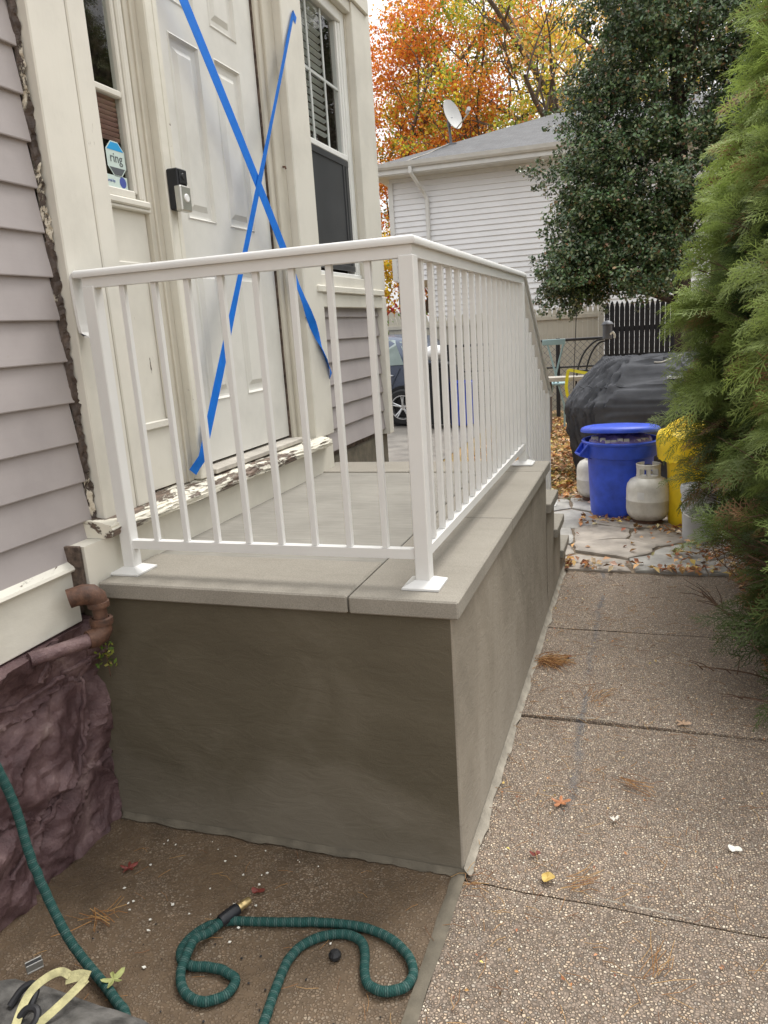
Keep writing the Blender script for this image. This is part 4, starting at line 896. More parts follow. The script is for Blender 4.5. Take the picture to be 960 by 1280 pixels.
def bucket(cx, cy, mat, label, h=.37, r=.145):
    t = thing('bucket', label, 'bucket', (cx, cy, 0), 'plastic buckets under the hedge'); c = (cx, cy, 0)
    obj('body', MB().lathe([(0, .003), (r*.86, .0), (r*.88, .01), (r*.96, h*.62), (r*1.03, h*.63), (r*1.03, h*.66), (r*.97, h*.67), (r*.985, h*.76), (r*1.04, h*.77), (r*1.04, h*.79), (r*.99, h*.80), (r, h*.9), (r*1.06, h*.91), (r*1.07, h*.985), (r*1.04, h), (r*.97, h), (r*.9, .03), (0, .02)], c, 40), mat, t, True)
    obj('lid', MB().lathe([(0, h+.012), (r*.9, h+.012), (r*.93, h+.020), (r*1.06, h+.018), (r*1.09, h+.004), (r*1.08, h-.015), (r*1.05, h-.014)], c, 40), mat, t, True)
    P = [(cx+r*1.04*math.cos(a), cy+r*1.08*math.sin(a)-.006, h*.64-.05*math.sin(-a)) for a in [R(180+18*k) for k in range(11)]]; obj('handle', MB().tube(P, .0035, 6), MT['white'], t, True)
    return t
bucket(.825, 3.52, MT['bucket'], 'grey plastic bucket with lid standing in front of the yellow bin', .37, .110)
bucket(1.08, 3.47, MT['white'], 'white plastic bucket half hidden in the hedge beside the grey one')
# grill under its cover
def ring(u, x0, x1, y0, y1, k):
    a = u*2*math.pi; c_ = math.copysign(abs(math.cos(a))**k, math.cos(a)); s_ = math.copysign(abs(math.sin(a))**k, math.sin(a))
    return ((x0+x1)/2+c_*(x1-x0)/2, (y0+y1)/2+s_*(y1-y0)/2)
GR = [(0, (-.13, 1.05, 5.56, 6.35, .30), .01), (.42, (-.22, 1.12, 5.50, 6.42, .28), .60), (.50, (-.225, 1.13, 5.49, 6.43, .28), .70), (.58, (-.20, 1.11, 5.52, 6.41, .30), .775), (.66, (-.14, 1.06, 5.58, 6.38, .32), .86), (.84, (.06, .95, 5.78, 6.28, .36), 1.075), (.88, (.09, .92, 5.83, 6.25, .38), 1.105), (.93, (.16, .86, 5.9, 6.2, .5), 1.118), (1.0, (.5, .51, 6.0, 6.01, .9), 1.122)]
def grillf(u, v):
    for (va, ra, za), (vb, rb_, zb_) in zip(GR, GR[1:]):
        if v <= vb+1e-9: break
    f = (v-va)/(vb-va); A_, B_ = ring(u, *ra), ring(u, *rb_); X = A_[0]*(1-f)+B_[0]*f; Y = A_[1]*(1-f)+B_[1]*f; Z = za*(1-f)+zb_*f
    cx, cy = .47, 5.98; dx, dy = X-cx, Y-cy; L = math.hypot(dx, dy)+1e-6; dx /= L; dy /= L
    hang = max(0, 1-v/.66); t_ = X*dy-Y*dx
    rid = lambda x, y, z: 1-2*abs(nz(x, y, z))
    fold = (.030*math.sin(t_*31+4*nz(t_*3, Z*2))+.022*math.sin(t_*67+3*nz(t_*5, Z*3, 4)))*hang
    diag = .040*rid(t_*3.0+Z*3.5, Z*2.2-t_*2, 3)*min(1, v*4)*(1 if v < .95 else .2)+.024*rid(t_*7-Z*5, Z*7, 8)*min(1, v*3)*(1 if v < .9 else .15)+.008*fbm(X*9, Z*12, Y*9)
    d = fold+diag-.018
    nzv = .75 if .60 < v else .25
    return (X+dx*d*(1-nzv*.6), Y+dy*d*(1-nzv*.6), max(.008, Z+d*nzv))
gr = thing('grill', 'gas grill under a wrinkled black fabric cover behind the blue bin', 'grill', (.45, 5.95, 0))
g = MB(); g.grid(grillf, 220, 90); obj('cover', g, MT['tarp'], gr, True)
obj('cover_seam', MB().tube([grillf(u, .665) for u in [(.5+.006*k) % 1 for k in range(84)]], .004, 5), MT['tarp'], gr, True)
tag(obj('stick', MB().tube(catmull([(.55, 5.76, 1.075), (.62, 5.75, 1.075), (.70, 5.80, 1.10), (.80, 5.84, 1.13)], 6), [.009]*19, 7), MT['plank'], None, True), 'bent pale stick lying on top of the black grill cover', 'stick')
tag(obj('wood_strip', MB().box(.66, .80, 5.60, 5.62, .93, .955, .003), MT['white'], None), 'short white strip of wood resting on the slope of the grill cover', 'wood strip')
bpy.data.objects['wood_strip'].rotation_euler = (0, 0, 0)
# fences at the back of the yard
fb = thing('picket_fence', 'black painted picket fence behind the grill', 'fence', (.5, 11.0, 0), 'wooden fences at the end of the yard')
def picket(x0, x1, y, h, t=.018, tip=.10):
    xm = (x0+x1)/2; return MB().prism([(x0, .02), (x1, .02), (x1, h-tip), (xm+(x1-x0)*.28, h-tip*.35), (xm, h), (xm-(x1-x0)*.28, h-tip*.35), (x0, h-tip)], 1, y, y+t)
pk = None
for i in range(30):
    x = -.14+i*.075
    if pk is None: pk = obj('picket', picket(x, x+.068, 11.0, 1.745), MT['fence_blk'], fb, loc=(x, 11, 0))
    else: o = inst(pk, fb, (x, 11+random.uniform(-.002, .002), random.uniform(-.012, .012)))
for zz in (.85, 1.27): obj('rail', MB().box(-.16, 2.12, 11.019, 11.055, zz, zz+.075, .003), MT['fence_blk'], fb)
ft = thing('picket_fence', 'weathered tan picket fence behind the chain link fence', 'fence', (-1, 11.3, 0), 'wooden fences at the end of the yard')
pk = None
for i in range(44):
    x = -.34-i*.0815
    if pk is None: pk = obj('picket', picket(x, x+.079, 11.32, 1.735, .018, .13), MT['fence_tan'], ft, loc=(x, 11.32, 0))
    else: inst(pk, ft, (x, 11.32+random.uniform(-.003, .003), random.uniform(-.02, .012)))
obj('top_board', MB().box(-3.95, -.25, 11.290, 11.318, 1.52, 1.585, .003), MT['fence_tan'], ft)
obj('post', MB().box(-.255, -.17, 11.27, 11.36, 0, 1.76, .006), MT['fence_tan'], ft)
fw_ = thing('picket_fence', 'pale grey board fence beyond the parked car', 'fence', (-6, 13, 0), 'wooden fences at the end of the yard'); pk = None
for i in range(46):
    x = -4.0-i*.13
    if pk is None: pk = obj('picket', picket(x, x+.115, 13.0, 1.86, .02, .05), MT['fence_tan'], fw_, loc=(x, 13, 0))
    else: inst(pk, fw_, (x, 13, random.uniform(-.02, .02)))
obj('rail', MB().box(-10, -3.8, 13.021, 13.06, 1.4, 1.48, .003), MT['fence_tan'], fw_)
cl = thing('chain_link_fence', 'black chain link fence in front of the tan pickets', 'fence', (-1.2, 10.6, 0))
for xx in (-.83, -2.6, -4.3): obj('post', MB().tube([(xx, 10.6, 0), (xx, 10.6, 1.23)], .032, 10), MT['black_iron'], cl, True)
for zz in (1.20, .78): obj('rail', MB().tube([(-4.6, 10.6, zz), (-.1, 10.6, zz+.0)], .022 if zz > 1 else .014, 8), MT['black_iron'], cl, True)
wm = MB(); q = .0032
for k in range(-12, 46):
    for sgn in (1, -1):
        xa = -4.6+k*.10; a = [xa, .05]; b = [xa+sgn*1.13, 1.18]
        for (P0, P1) in ((a, b),):
            if sgn == -1: P0, P1 = [xa+1.13, .05], [xa, 1.18]
            x_a, z_a, x_b, z_b = P0[0], P0[1], P1[0], P1[1]
            lo, hi = -4.6, -.12
            if max(x_a, x_b) < lo or min(x_a, x_b) > hi: continue
            def clip(xa_, za_, xb_, zb_):
                if xa_ < lo: za_ += (lo-xa_)/(xb_-xa_)*(zb_-za_); xa_ = lo
                if xa_ > hi: za_ += (hi-xa_)/(xb_-xa_)*(zb_-za_); xa_ = hi
                return xa_, za_
            A_ = clip(x_a, z_a, x_b, z_b); B_ = clip(x_b, z_b, x_a, z_a)
            wm.tube([(A_[0], 10.6+sgn*.003, A_[1]), (B_[0], 10.6+sgn*.003, B_[1])], q, 3, False)
obj('wire_mesh', wm, MT['feeder'], cl)['kind'] = 'stuff'
# shepherd hooks, feeder, chair, bench, caution tape
hk = thing('garden_hook', 'black iron shepherd hook frame standing behind the grill', 'garden hook', (-.3, 9, 0))
def bow(x0, x1, top): return catmull([(x0, 9, 0), (x0, 9, top*.55), (x0+(x1-x0)*.2, 9, top*.82), (x0+(x1-x0)*.6, 9, top*.97), (x1, 9, top)], 8)
for (a, b, tp_) in ((-.42, -.02, 1.23), (-.30, -.02, 1.20)): obj('bow', MB().tube(bow(a, b, tp_), .012, 7), MT['black_iron'], hk, True)
obj('pole', MB().tube([(-.06, 9, 0), (-.02, 9, 1.25)], .014, 8), MT['black_iron'], hk, True)
obj('crossbar', MB().tube([(-.5, 9, .83), (-.06, 9, .80)], .016, 7), MT['black_iron'], hk, True)
fd = thing('bird_feeder', 'grey metal bird feeder on the hook in front of the black fence', 'bird feeder', (-.01, 9, 1.2)); c = (-.01, 8.97, 0)
obj('tube', MB().lathe([(0, 1.22), (.05, 1.22), (.062, 1.23), (.062, 1.42), (.0, 1.42)], c, 20), MT['feeder'], fd, True)
obj('roof', MB().lathe([(.078, 1.405), (.08, 1.415), (.05, 1.45), (.012, 1.465), (.012, 1.49), (0, 1.492)], c, 20), MT['feeder'], fd, True)
obj('perch', MB().tube(catmull([(.03, 8.91, 1.28), (.06, 8.90, 1.31), (.085, 8.90, 1.27), (.08, 8.90, 1.23)], 5), .013, 7), MT['paper'], fd, True)
tj = thing('lantern', 'small teal topped solar lantern behind the grill', 'lantern', (.03, 8.8, .8)); c = (.035, 8.8, 0)
obj('stake', MB().tube([(.035, 8.8, 0), (.035, 8.8, .80)], .012, 7), MT['black_iron'], tj); obj('glass', MB().lathe([(0, .80), (.03, .80), (.055, .83), (.05, .865), (.03, .88)], c, 16), MT['white'], tj, True); obj('cap', MB().lathe([(.05, .88), (.052, .93), (.03, .96), (0, .965)], c, 16), MT['teal'], tj, True)
gp = thing('garden_stake', 'tall thin metal rod standing in the leaves beyond the steps', 'rod', (-.37, 8, 0)); obj('rod', MB().tube([(-.42, 8.2, 0), (-.38, 8.2, .9), (-.33, 8.2, 2.0)], .005, 6), MT['black_iron'], gp, True)
ch = thing('garden_chair', 'pale teal folding chair in front of the chain link fence', 'chair', (-.75, 9.4, 0))
for a, b in (((-.86, 9.4, 1.22), (-.62, 9.4, .30)), ((-.62, 9.45, 1.22), (-.86, 9.45, .30))): obj('leg', MB().tube([a, b, (b[0], b[1], .0)], .014, 7), MT['teal'], ch, True)
obj('backrest', MB().box(-.92, -.60, 9.37, 9.40, 1.17, 1.25, .006), MT['teal'], ch); obj('seat', MB().box(-.90, -.60, 9.36, 9.75, .60, .63, .006), MT['teal'], ch)
bn = thing('bench', 'low weathered plank bench behind the railing end', 'bench', (-.4, 8.9, 0))
obj('plank', MB().box(-.86, .12, 8.75, 9.05, .70, .755, .004), MT['plank'], bn)
for xx in (-.78, .05): obj('leg', MB().box(xx-.03, xx+.03, 8.8, 9.0, 0, .6995, .004), MT['wood_dark'], bn)
tag(obj('caution_tape', ribbon([(-.05, 8.69, .745), (-.11, 8.70, .762), (-.30, 8.70, .81), (-.48, 8.7, .852), (-.50, 8.70, .845), (-.515, 8.7, .76), (-.528, 8.70, .63), (-.515, 8.71, .52), (-.46, 8.72, .43)], .042, .002, [(0, .3, 1)]*4+[(.5, 0, .6)]+[(1, 0, .1)]*4), MT['cauttape'], None), 'yellow caution tape strung over the plank bench behind the grill', 'caution tape')

# ================================================================== CAR, BINS BY THE DRIVEWAY
car = thing('parked_car', 'slate blue hatchback parked beyond the far end of the porch', 'car', (-4.3, 11.0, 0))
ST = [(-2.62, .55, .78, .80, .70), (-2.66, .40, .90, .93, .78), (-2.78, .28, .94, 1.18, .83), (-3.05, .22, .94, 1.37, .85), (-3.5, .20, .93, 1.42, .86), (-4.2, .19, .90, 1.44, .86), (-4.7, .19, .88, 1.40, .86), (-5.1, .19, .87, 1.18, .85), (-5.45, .19, .86, .92, .85), (-5.9, .20, .78, .80, .82), (-6.35, .28, .62, .64, .74), (-6.45, .38, .50, .52, .6)]  # car scaled down slightly so the wheel fits its pixel size at this depth
cyc = 10.1+.86
def section(s):
    x, zb_, belt, roof, w = s; g = max(0, roof-belt); inn = .36*g
    L = [(w-.05, zb_), (w, zb_+.14), (w+.012, (zb_+belt)/2), (w-.03, belt), (w-.03-inn*.75, belt+g*.78), (w-.09-inn, roof-.02*min(1, g*4)), (w*.4, roof+.02*min(1, g*4))]
    return [(x, cyc-a, b) for a, b in L]+[(x, cyc+a, b) for a, b in L[::-1]]
def interp(x):
    for a, b in zip(ST, ST[1:]):
        if a[0] >= x >= b[0]:
            f = (a[0]-x)/(a[0]-b[0]); return tuple(a[i]*(1-f)+b[i]*f for i in range(5))
xs = [-2.62-.0639*i for i in range(61)]; xs[0] = -2.6201; xs[-1] = -6.449
m = MB(); secs = [section(interp(x)) for x in xs]; n_ = len(secs[0]); V = [p for s in secs for p in s]; F = []
WC = (-3.25, -5.60)
for i in range(len(secs)-1):
    for k in range(n_): F.append((i*n_+k, i*n_+(k+1) % n_, (i+1)*n_+(k+1) % n_, (i+1)*n_+k))
F += [tuple(range(n_)), tuple(range((len(secs)-1)*n_, len(secs)*n_))]
obj('body', m.add(V, F), MT['car'], car, True)
def glasspoly(pts, mat=MT['carglass'], name='window', off=.006):
    V = []
    for x, t in pts:
        s = section(interp(x)); a, b, c = Vector(s[3]), Vector(s[4]), Vector(s[5]); p = a.lerp(b, t/.8) if t < .8 else b.lerp(c, (t-.8)/.2); V.append((p.x, p.y-off, p.z+.002))
    k = len(V); V2 = [(x, y+.012, z) for x, y, z in V]
    return obj(name, MB().add(V+V2, [tuple(range(k)), tuple(range(k, 2*k))[::-1]]+[(i, (i+1) % k, k+(i+1) % k, k+i) for i in range(k)]), mat, car)
def dense(pts): return [(a[0]+(b[0]-a[0])*k/5, a[1]+(b[1]-a[1])*k/5) for a, b in zip(pts, pts[1:]+pts[:1]) for k in range(5)]
glasspoly(dense([(-3.24, .06), (-3.42, .92), (-3.7, .95), (-4.22, .95), (-4.22, .06)]), off=.012); glasspoly(dense([(-2.98, .25), (-3.06, .6), (-3.18, .84), (-3.34, .88), (-3.17, .14)]), MT['carglass'], 'quarter_window', .012)
glasspoly([(-4.30, .08), (-4.30, .93), (-4.7, .90), (-5.1, .30), (-5.25, .08)])
for xx in (-3.30, -4.26, -5.2): obj('door_seam', MB().tube([(xx+ (-.28 if xx == -3.30 else 0), cyc-.875, .35), (xx+(-.16 if xx == -3.30 else 0), cyc-.878, .6), (xx, cyc-.84, .91)], .004, 5), MT['black'], car)
obj('door_handle', MB().tube(catmull([(-3.42, cyc-.868, .795), (-3.45, cyc-.895, .80), (-3.58, cyc-.895, .80), (-3.61, cyc-.868, .795)], 5), .014, 8), MT['alloy'], car, True)
obj('rocker_panel', MB().box(-5.2, -3.6, cyc-.872, cyc-.80, .17, .27, .02), MT['black'], car)
obj('tail_light', MB().box(-2.80, -2.625, cyc-.80, cyc-.62, .72, .92, .03), MT['red'], car); obj('tail_light', MB().box(-2.80, -2.625, cyc+.62, cyc+.80, .72, .92, .03), MT['red'], car)
obj('bumper', MB().box(-2.80, -2.575, cyc-.80, cyc+.80, .30, .50, .05), MT['black'], car)
for wx in WC:
    for sd in (-1, 1):
        yy = cyc+sd*.80; w = bpy.data.objects.new('wheel', None); COL.objects.link(w); w.parent = car; WL[w.name] = WL['parked_car']; c = (wx, yy, .29)
        obj('arch', MB().lathe([(0, -.085), (.34, -.085), (.35, -.07), (.35, .0), (0, .0)], c, 32, 'y'), MT['black'], car, True)
        s_ = sd*.09
        obj('tyre', MB().lathe([(.19, -.09+s_), (.20, -.105+s_), (.265, -.105+s_), (.288, -.08+s_), (.29, 0+s_), (.288, .08+s_), (.265, .105+s_), (.20, .105+s_), (.19, .09+s_)], c, 40, 'y'), MT['tyre'], w, True)
        rm = MB(); rm.lathe([(.192, -.095+s_), (.198, -.107+s_), (.185, -.108+s_), (.178, -.06+s_), (.178, .09+s_)], c, 40, 'y'); rm.lathe([(0, -.085+s_), (.045, -.085+s_), (.05, -.06+s_), (.05, 0+s_)], c, 20, 'y')
        for k in range(5):
            for dd in (-.11, .11):
                a = 2*math.pi*k/5+.3; rm.tube([(wx+.03*math.cos(a), yy-.075+s_, .29+.03*math.sin(a)), (wx+.183*math.cos(a+dd), yy-.092+s_, .29+.183*math.sin(a+dd))], [.016, .011], 6)
        obj('rim', rm, MT['alloy'], w, True)
        obj('brake_disc', MB().lathe([(0, -.02+s_), (.16, -.02+s_), (.16, 0+s_)], c, 24, 'y'), MT['black_iron'], w)
b2 = brute(-2.25, 9.9, MT['blue'], 'blue bin standing on the driveway behind the porch balusters', 'recycling_bin', .18, .22, .68)
bk_ = thing('wheeled_bin', 'black wheeled bin beside the car behind the balusters', 'bin', (-2.55, 9.75, 0))
m = MB(); m.prism([(-2.80, 0.05), (-2.42, .05), (-2.36, .92), (-2.86, .92)], 1, 9.6, 10.0); obj('body', m, MT['black'], bk_); obj('lid', MB().prism([(-2.88, .925), (-2.34, .925), (-2.36, .97), (-2.60, 1.0), (-2.86, .97)], 1, 9.56, 10.05), MT['black'], bk_)
for xx in (-2.78, -2.46): obj('wheel', MB().lathe([(0, -.02), (.09, -.02), (.10, 0), (.09, .02), (0, .02)], (xx, 10.02, .10), 20, 'x'), MT['tyre'], bk_, True)
wb = MB(); wb.grid(lambda u, v: (-2.62+(.19*math.sin(v*math.pi)**.6)*math.cos(u*6.283)+.02*nz(u*9, v*9), 9.80+.15*math.sin(v*math.pi)**.6*math.sin(u*6.283), 1.0+.26*v+.02*nz(u*9, v*9, 3)), 32, 16); tag(obj('rubbish_bag', wb, MT['white'], None, True), 'white rubbish bag sitting on the black wheeled bin', 'bag')

# ================================================================== NEIGHBOUR HOUSE
nb = thing('neighbour_house', 'white vinyl sided house with a low grey hip roof beyond the fences', 'house', (-3, 15, 0))
e1 = Vector((1, .06, 0)).normalized(); e2 = Vector((-.06, 1, 0)).normalized(); EO = Vector((-4.8734, 14.0, 4.831))
def NB(a, b, zz): p = EO+e1*a+e2*b; return (p.x, p.y, zz)
Lh, Dp = 13.0, 7.6
ws = MB(); hz = .1105; zt = 4.50; k = 0
zc = zt
while zc > .05:
    zn = max(.04, zc-hz); a0 = .25 if zc > 2.56 else 1.05
    A_ = [NB(a0, .45, zc), NB(Lh-.4, .45, zc), NB(Lh-.4, .428, zn+.004), NB(a0, .428, zn+.004), NB(a0, .45, zn), NB(Lh-.4, .45, zn)]
    ws.add(A_, [(0, 1, 2, 3), (3, 2, 5, 4)]); zc = zn
ws2 = obj('siding', ws, MT['nbr_siding'], nb)
m = MB(); m.add([NB(.25, .452, 4.52), NB(.25, Dp-.5, 4.52), NB(.25, Dp-.5, 2.52), NB(.25, .452, 2.52)], [(0, 1, 2, 3)]); m.add([NB(1.05, .452, 2.52), NB(1.05, Dp-.5, 2.52), NB(1.05, Dp-.5, 0), NB(1.05, .452, 0)], [(0, 1, 2, 3)]); m.add([NB(.25, .452, 2.52), NB(Lh-.4, .452, 2.52), NB(Lh-.4, Dp-.5, 2.52), NB(.25, Dp-.5, 2.52)], [(0, 1, 2, 3)])
m.add([NB(Lh-.4, .452, 4.52), NB(Lh-.4, Dp-.5, 4.52), NB(Lh-.4, Dp-.5, 0), NB(Lh-.4, .452, 0)], [(0, 1, 2, 3)]); obj('end_wall', m, MT['nbr_siding'], nb)
def nbox(name, a0, a1, b0, b1, z0, z1, mat):
    V = [NB(a, b, z_) for z_ in (z0, z1) for a, b in ((a0, b0), (a1, b0), (a1, b1), (a0, b1))]; return obj(name, MB().add(V, [(3, 2, 1, 0), (4, 5, 6, 7), (0, 1, 5, 4), (1, 2, 6, 5), (2, 3, 7, 6), (3, 0, 4, 7)]), mat, nb)
nbox('corner_trim', .20, .30, .405, .449, 2.54, 4.50, MT['nbr_trim'])
nbox('soffit', .0, Lh, .0, .447, 4.58, 4.60, MT['soffit']); nbox('frieze', .24, Lh-.4, .40, .4495, 4.50, 4.579, MT['nbr_trim'])
nbox('soffit', .0, .24, .45, Dp, 4.582, 4.602, MT['soffit'])
nbox('fascia', 0, Lh, -.02, -.001, 4.60, 4.79, MT['nbr_trim']); nbox('fascia', -.02, -.001, 0.0, Dp, 4.60, 4.79, MT['nbr_trim'])
gt = MB(); prof = [(-.025, 4.80), (-.025, 4.70), (-.06, 4.69), (-.10, 4.73), (-.125, 4.80), (-.118, 4.80), (-.09, 4.735), (-.06, 4.70), (-.035, 4.71), (-.035, 4.80)]
V = [NB(a, b, z_) for a in (-.12, Lh) for b, z_ in prof]; k = len(prof); gt.add(V, [tuple(range(k)), tuple(range(k, 2*k))]+[(i, (i+1) % k, k+(i+1) % k, k+i) for i in range(k)]); obj('gutter', gt, MT['nbr_trim'], nb)
sl2 = .385; hr = 3.5
def RZ(d): return 4.80+sl2*d
P0, P1, P2, P3 = NB(-.1, -.1, RZ(-.1)), NB(Lh, -.1, RZ(-.1)), NB(Lh, Dp, RZ(-.1)), NB(-.1, Dp, RZ(-.1)); Q0, Q1 = NB(hr, hr, RZ(hr)), NB(Lh-.1, hr, RZ(hr))
obj('roof', MB().add([P0, P1, P2, P3, Q0, Q1], [(0, 1, 5, 4), (3, 0, 4), (2, 3, 4, 5), (1, 2, 5)]), MT['shingle'], nb)
ds = MB()
def dsp(b): return [NB(a, b, z_) for a, z_ in ()]
D = [Vector(NB(.80, -.06, 4.70)), Vector(NB(.80, -.06, 4.60)), Vector(NB(.98, .34, 4.24)), Vector(NB(1.03, .385, 4.12)), Vector(NB(1.03, .385, .1))]
ds.tube(D, .042, 8); obj('downspout', ds, MT['nbr_trim'], nb)
dsh = thing('satellite_dish', 'grey satellite dish on a mast at the edge of the neighbour roof', 'satellite dish', NB(1.42, 1.36, RZ(1.36)))
base = Vector(NB(1.42, 1.36, RZ(1.36)-.02)); top = base+Vector((-.03, 0, .36))
obj('mast', MB().tube([base, top], .028, 10), MT['feeder'], dsh, True)
obj('foot', MB().box(base.x-.10, base.x+.12, base.y-.08, base.y+.10, base.z-.02, base.z+.025, .005), MT['feeder'], dsh)
ax = Vector((.80, -.42, .30)).normalized(); dc = top+Vector((.06, -.05, .20)); u_ = Vector((0, 0, 1)).cross(ax).normalized(); v_ = ax.cross(u_)
m = MB(); V = []; F = []; n_ = 36
for r in (0, .10, .2, .28, .32, .324):
    for k in range(n_):
        a = 2*math.pi*k/n_; d = (r/.32)**2*.062-(.010 if r > .322 else 0); V.append(dc+u_*r*.82*math.cos(a)+v_*r*math.sin(a)+ax*d)
for i in range(5):
    for k in range(n_): F.append((i*n_+k, i*n_+(k+1) % n_, (i+1)*n_+(k+1) % n_, (i+1)*n_+k))
obj('reflector', MB().add(V, F), MT['dish'], dsh, True)
obj('back_bracket', MB().tube([top, top+Vector((0, 0, .12)), dc-ax*.02], [.04, .05, .06], 8), MT['feeder'], dsh, True)
lnb = dc+ax*.44-v_*.15
obj('feed_arm', MB().tube([dc-v_*.31+ax*.04, lnb-v_*.06, lnb], .014, 7), MT['plank'], dsh, True); obj('receiver', MB().tube([lnb-ax*.07+u_*.05, lnb+ax*.06-u_*.03], [.035, .045], 10), MT['dish'], dsh, True)
cb = [NB(1.42+(.70-1.42)*t, 1.36+(-.1-1.36)*t, RZ(1.36+(-.1-1.36)*t)+.012+.01*math.sin(t*9)) for t in [k/12 for k in range(13)]]
tag(obj('cable', MB().tube(cb, .010, 6), MT['plank'], None, True), 'thin pale cable running down the grey roof from the satellite dish', 'cable')

# ================================================================== TREES
def branch_tree(base, height, spread, seed, trunk_r, levels=4, lean=(0, 0), kids=(5, 5, 5, 4), start=.25, upb=.5):
    """returns tubes as (points, radii) and tip points"""
    r_ = random.Random(seed); tubes = []; tips = []
    def grow(p, d, L, rad, lev):
        n = 5; pts = [p]; rs = [rad]; dd = d.copy()
        for i in range(n):
            dd = (dd+Vector((r_.uniform(-1, 1), r_.uniform(-1, 1), r_.uniform(-.4, .8)))*(.14+.05*lev)).normalized(); p = p+dd*L/n; pts.append(p); rs.append(rad*(1-.62*(i+1)/n))
        tubes.append((pts, rs, lev))
        if lev >= levels: tips.append(pts[-1]); tips.append(pts[-2]); return
        for k in range(kids[lev]):
            t = start+(1-start)*(k+r_.random()*.7)/kids[lev] if lev == 0 else .25+.75*(k+r_.random())/kids[lev]
            i = min(n-1, int(t*n)); q = pts[i].lerp(pts[i+1], t*n-i); a = r_.uniform(0, 6.283)
            ort = dd.orthogonal().normalized(); side = Matrix.Rotation(a, 3, dd) @ ort; nd_ = (dd*upb+side*(.95 if lev else .8)+Vector((0, 0, .15))).normalized()
            grow(q, nd_, L*r_.uniform(.48, .72)*spread, rs[i]*.58, lev+1)
        if lev < levels: tips.append(pts[-1])
    grow(Vector(base), Vector((lean[0], lean[1], 1)).normalized(), height, trunk_r, 0); return tubes, tips
def autumn_tree(base, height, spread, seed, tr, label, cols, w, nleaf, size, clump=.55, lean=(0, 0), levels=3, bark='bark', name='maple_tree', group='autumn trees behind the neighbour house', **kw):
    t = thing(name, label, 'tree', base, group); tubes, tips = branch_tree(base, height, spread, seed, tr, levels, lean, **kw)
    tm = MB(); lm_ = MB()
    for pts, rs, lev in tubes: (tm if lev == 0 else lm_).tube(pts, rs, 8 if lev < 2 else 4, False)
    obj('trunk', tm, MT[bark], t, True); obj('limbs', lm_, MT[bark], t, True)
    T = np.array([tuple(p) for p in tips]); k = rng.integers(0, len(T), nleaf); tone = rng.normal(0, .16, len(T)); ci = rng.random(len(T))
    C = T[k]+rng.normal(size=(nleaf, 3))*clump*np.array([1, 1, .75])*rng.uniform(.3, 1, (nleaf, 1))
    pal = np.array(cols); cw = np.cumsum(np.array(w)/sum(w)); pick = np.searchsorted(cw, np.clip(ci[k]*.6+rng.random(nleaf)*.4, 0, .9999)); col = np.clip(pal[pick]*(1+tone[k][:, None]*.6+rng.normal(0, .16, (nleaf, 1))), .004, .9)
    V, F, c = leaves(C, size, col, np.array([0, 0, .5]), .8); npmesh('crown', V, F, MT['leaf'], t, c); return t
OR = [(.74, .25, .045), (.80, .34, .05), (.66, .21, .07), (.76, .42, .06), (.50, .36, .06)]
autumn_tree((-11.5, 27, 0), 9.5, .95, 3, .34, 'orange maple in full autumn colour, biggest of the trees behind the roof', OR, [4, 4, 3, 2, 1], 64000, .105, .50, kids=(9, 6, 5, 4), start=.18)
autumn_tree((-7.6, 25, 0), 8.0, .9, 8, .28, 'orange and rust maple just left of the satellite dish', OR, [4, 3, 3, 3, 2], 44000, .10, .42, kids=(9, 6, 5, 4), start=.15)
autumn_tree((-5.2, 28, 0), 9.5, .85, 21, .26, 'green and yellow turning tree standing behind the satellite dish', [(.17, .28, .045), (.66, .54, .05), (.32, .38, .05), (.70, .40, .07)], [3, 3, 3, 1], 22000, .10, .32, kids=(8, 5, 5, 4), start=.2)
autumn_tree((-1.0, 24, 0), 9.0, .95, 5, .36, 'half bare tree with a leaning grey trunk rising above the roof ridge', [(.70, .54, .07), (.62, .36, .09), (.32, .38, .07), (.66, .29, .11)], [3, 2, 2, 2], 9000, .11, .34, (-.28, 0), kids=(8, 6, 5, 4), start=.42)
autumn_tree((-2.8, 31, 0), 9.0, .9, 14, .28, 'yellow leaved tree low behind the roof ridge', [(.76, .56, .05), (.70, .42, .06), (.34, .38, .05), (.66, .32, .09)], [4, 2, 2, 1], 22000, .11, .34, kids=(8, 6, 5, 4), start=.2)
autumn_tree((1.6, 27, 0), 10, .9, 33, .28, 'sparse yellow green tree beside the holly top', [(.62, .50, .09), (.34, .40, .07), (.64, .32, .12)], [3, 2, 1], 14000, .11, .36, kids=(8, 5, 5, 4), start=.25)
autumn_tree((-5.9, 16.2, 0), 2.7, .62, 40, .08, 'low yellow leaved tree between the corner board and the neighbour wall', [(.80, .58, .05), (.70, .42, .08), (.38, .40, .06)], [4, 2, 1], 15000, .10, .42, name='small_tree', kids=(8, 5, 4, 3), start=.1)
rs_ = thing('shrub', 'small red flowering shrub behind the board fence', 'shrub', (-5.0, 13.6, 0))
C = np.array([-4.75, 13.6, 1.86])+rng.normal(size=(500, 3))*np.array([.22, .14, .11]); V, F, c = leaves(C, .07, palette(500, [(.50, .05, .04), (.40, .10, .06), (.12, .2, .05)], [3, 1, 1])); npmesh('blossom', V, F, MT['leaf'], rs_, c); obj('stem', MB().tube([(-4.8, 13.6, 0), (-4.75, 13.6, 1.85)], .025, 6), MT['twig'], rs_)
gs = thing('shrub', 'green leafy shrub at the foot of the board fence behind the car', 'shrub', (-4.6, 12.7, 0))
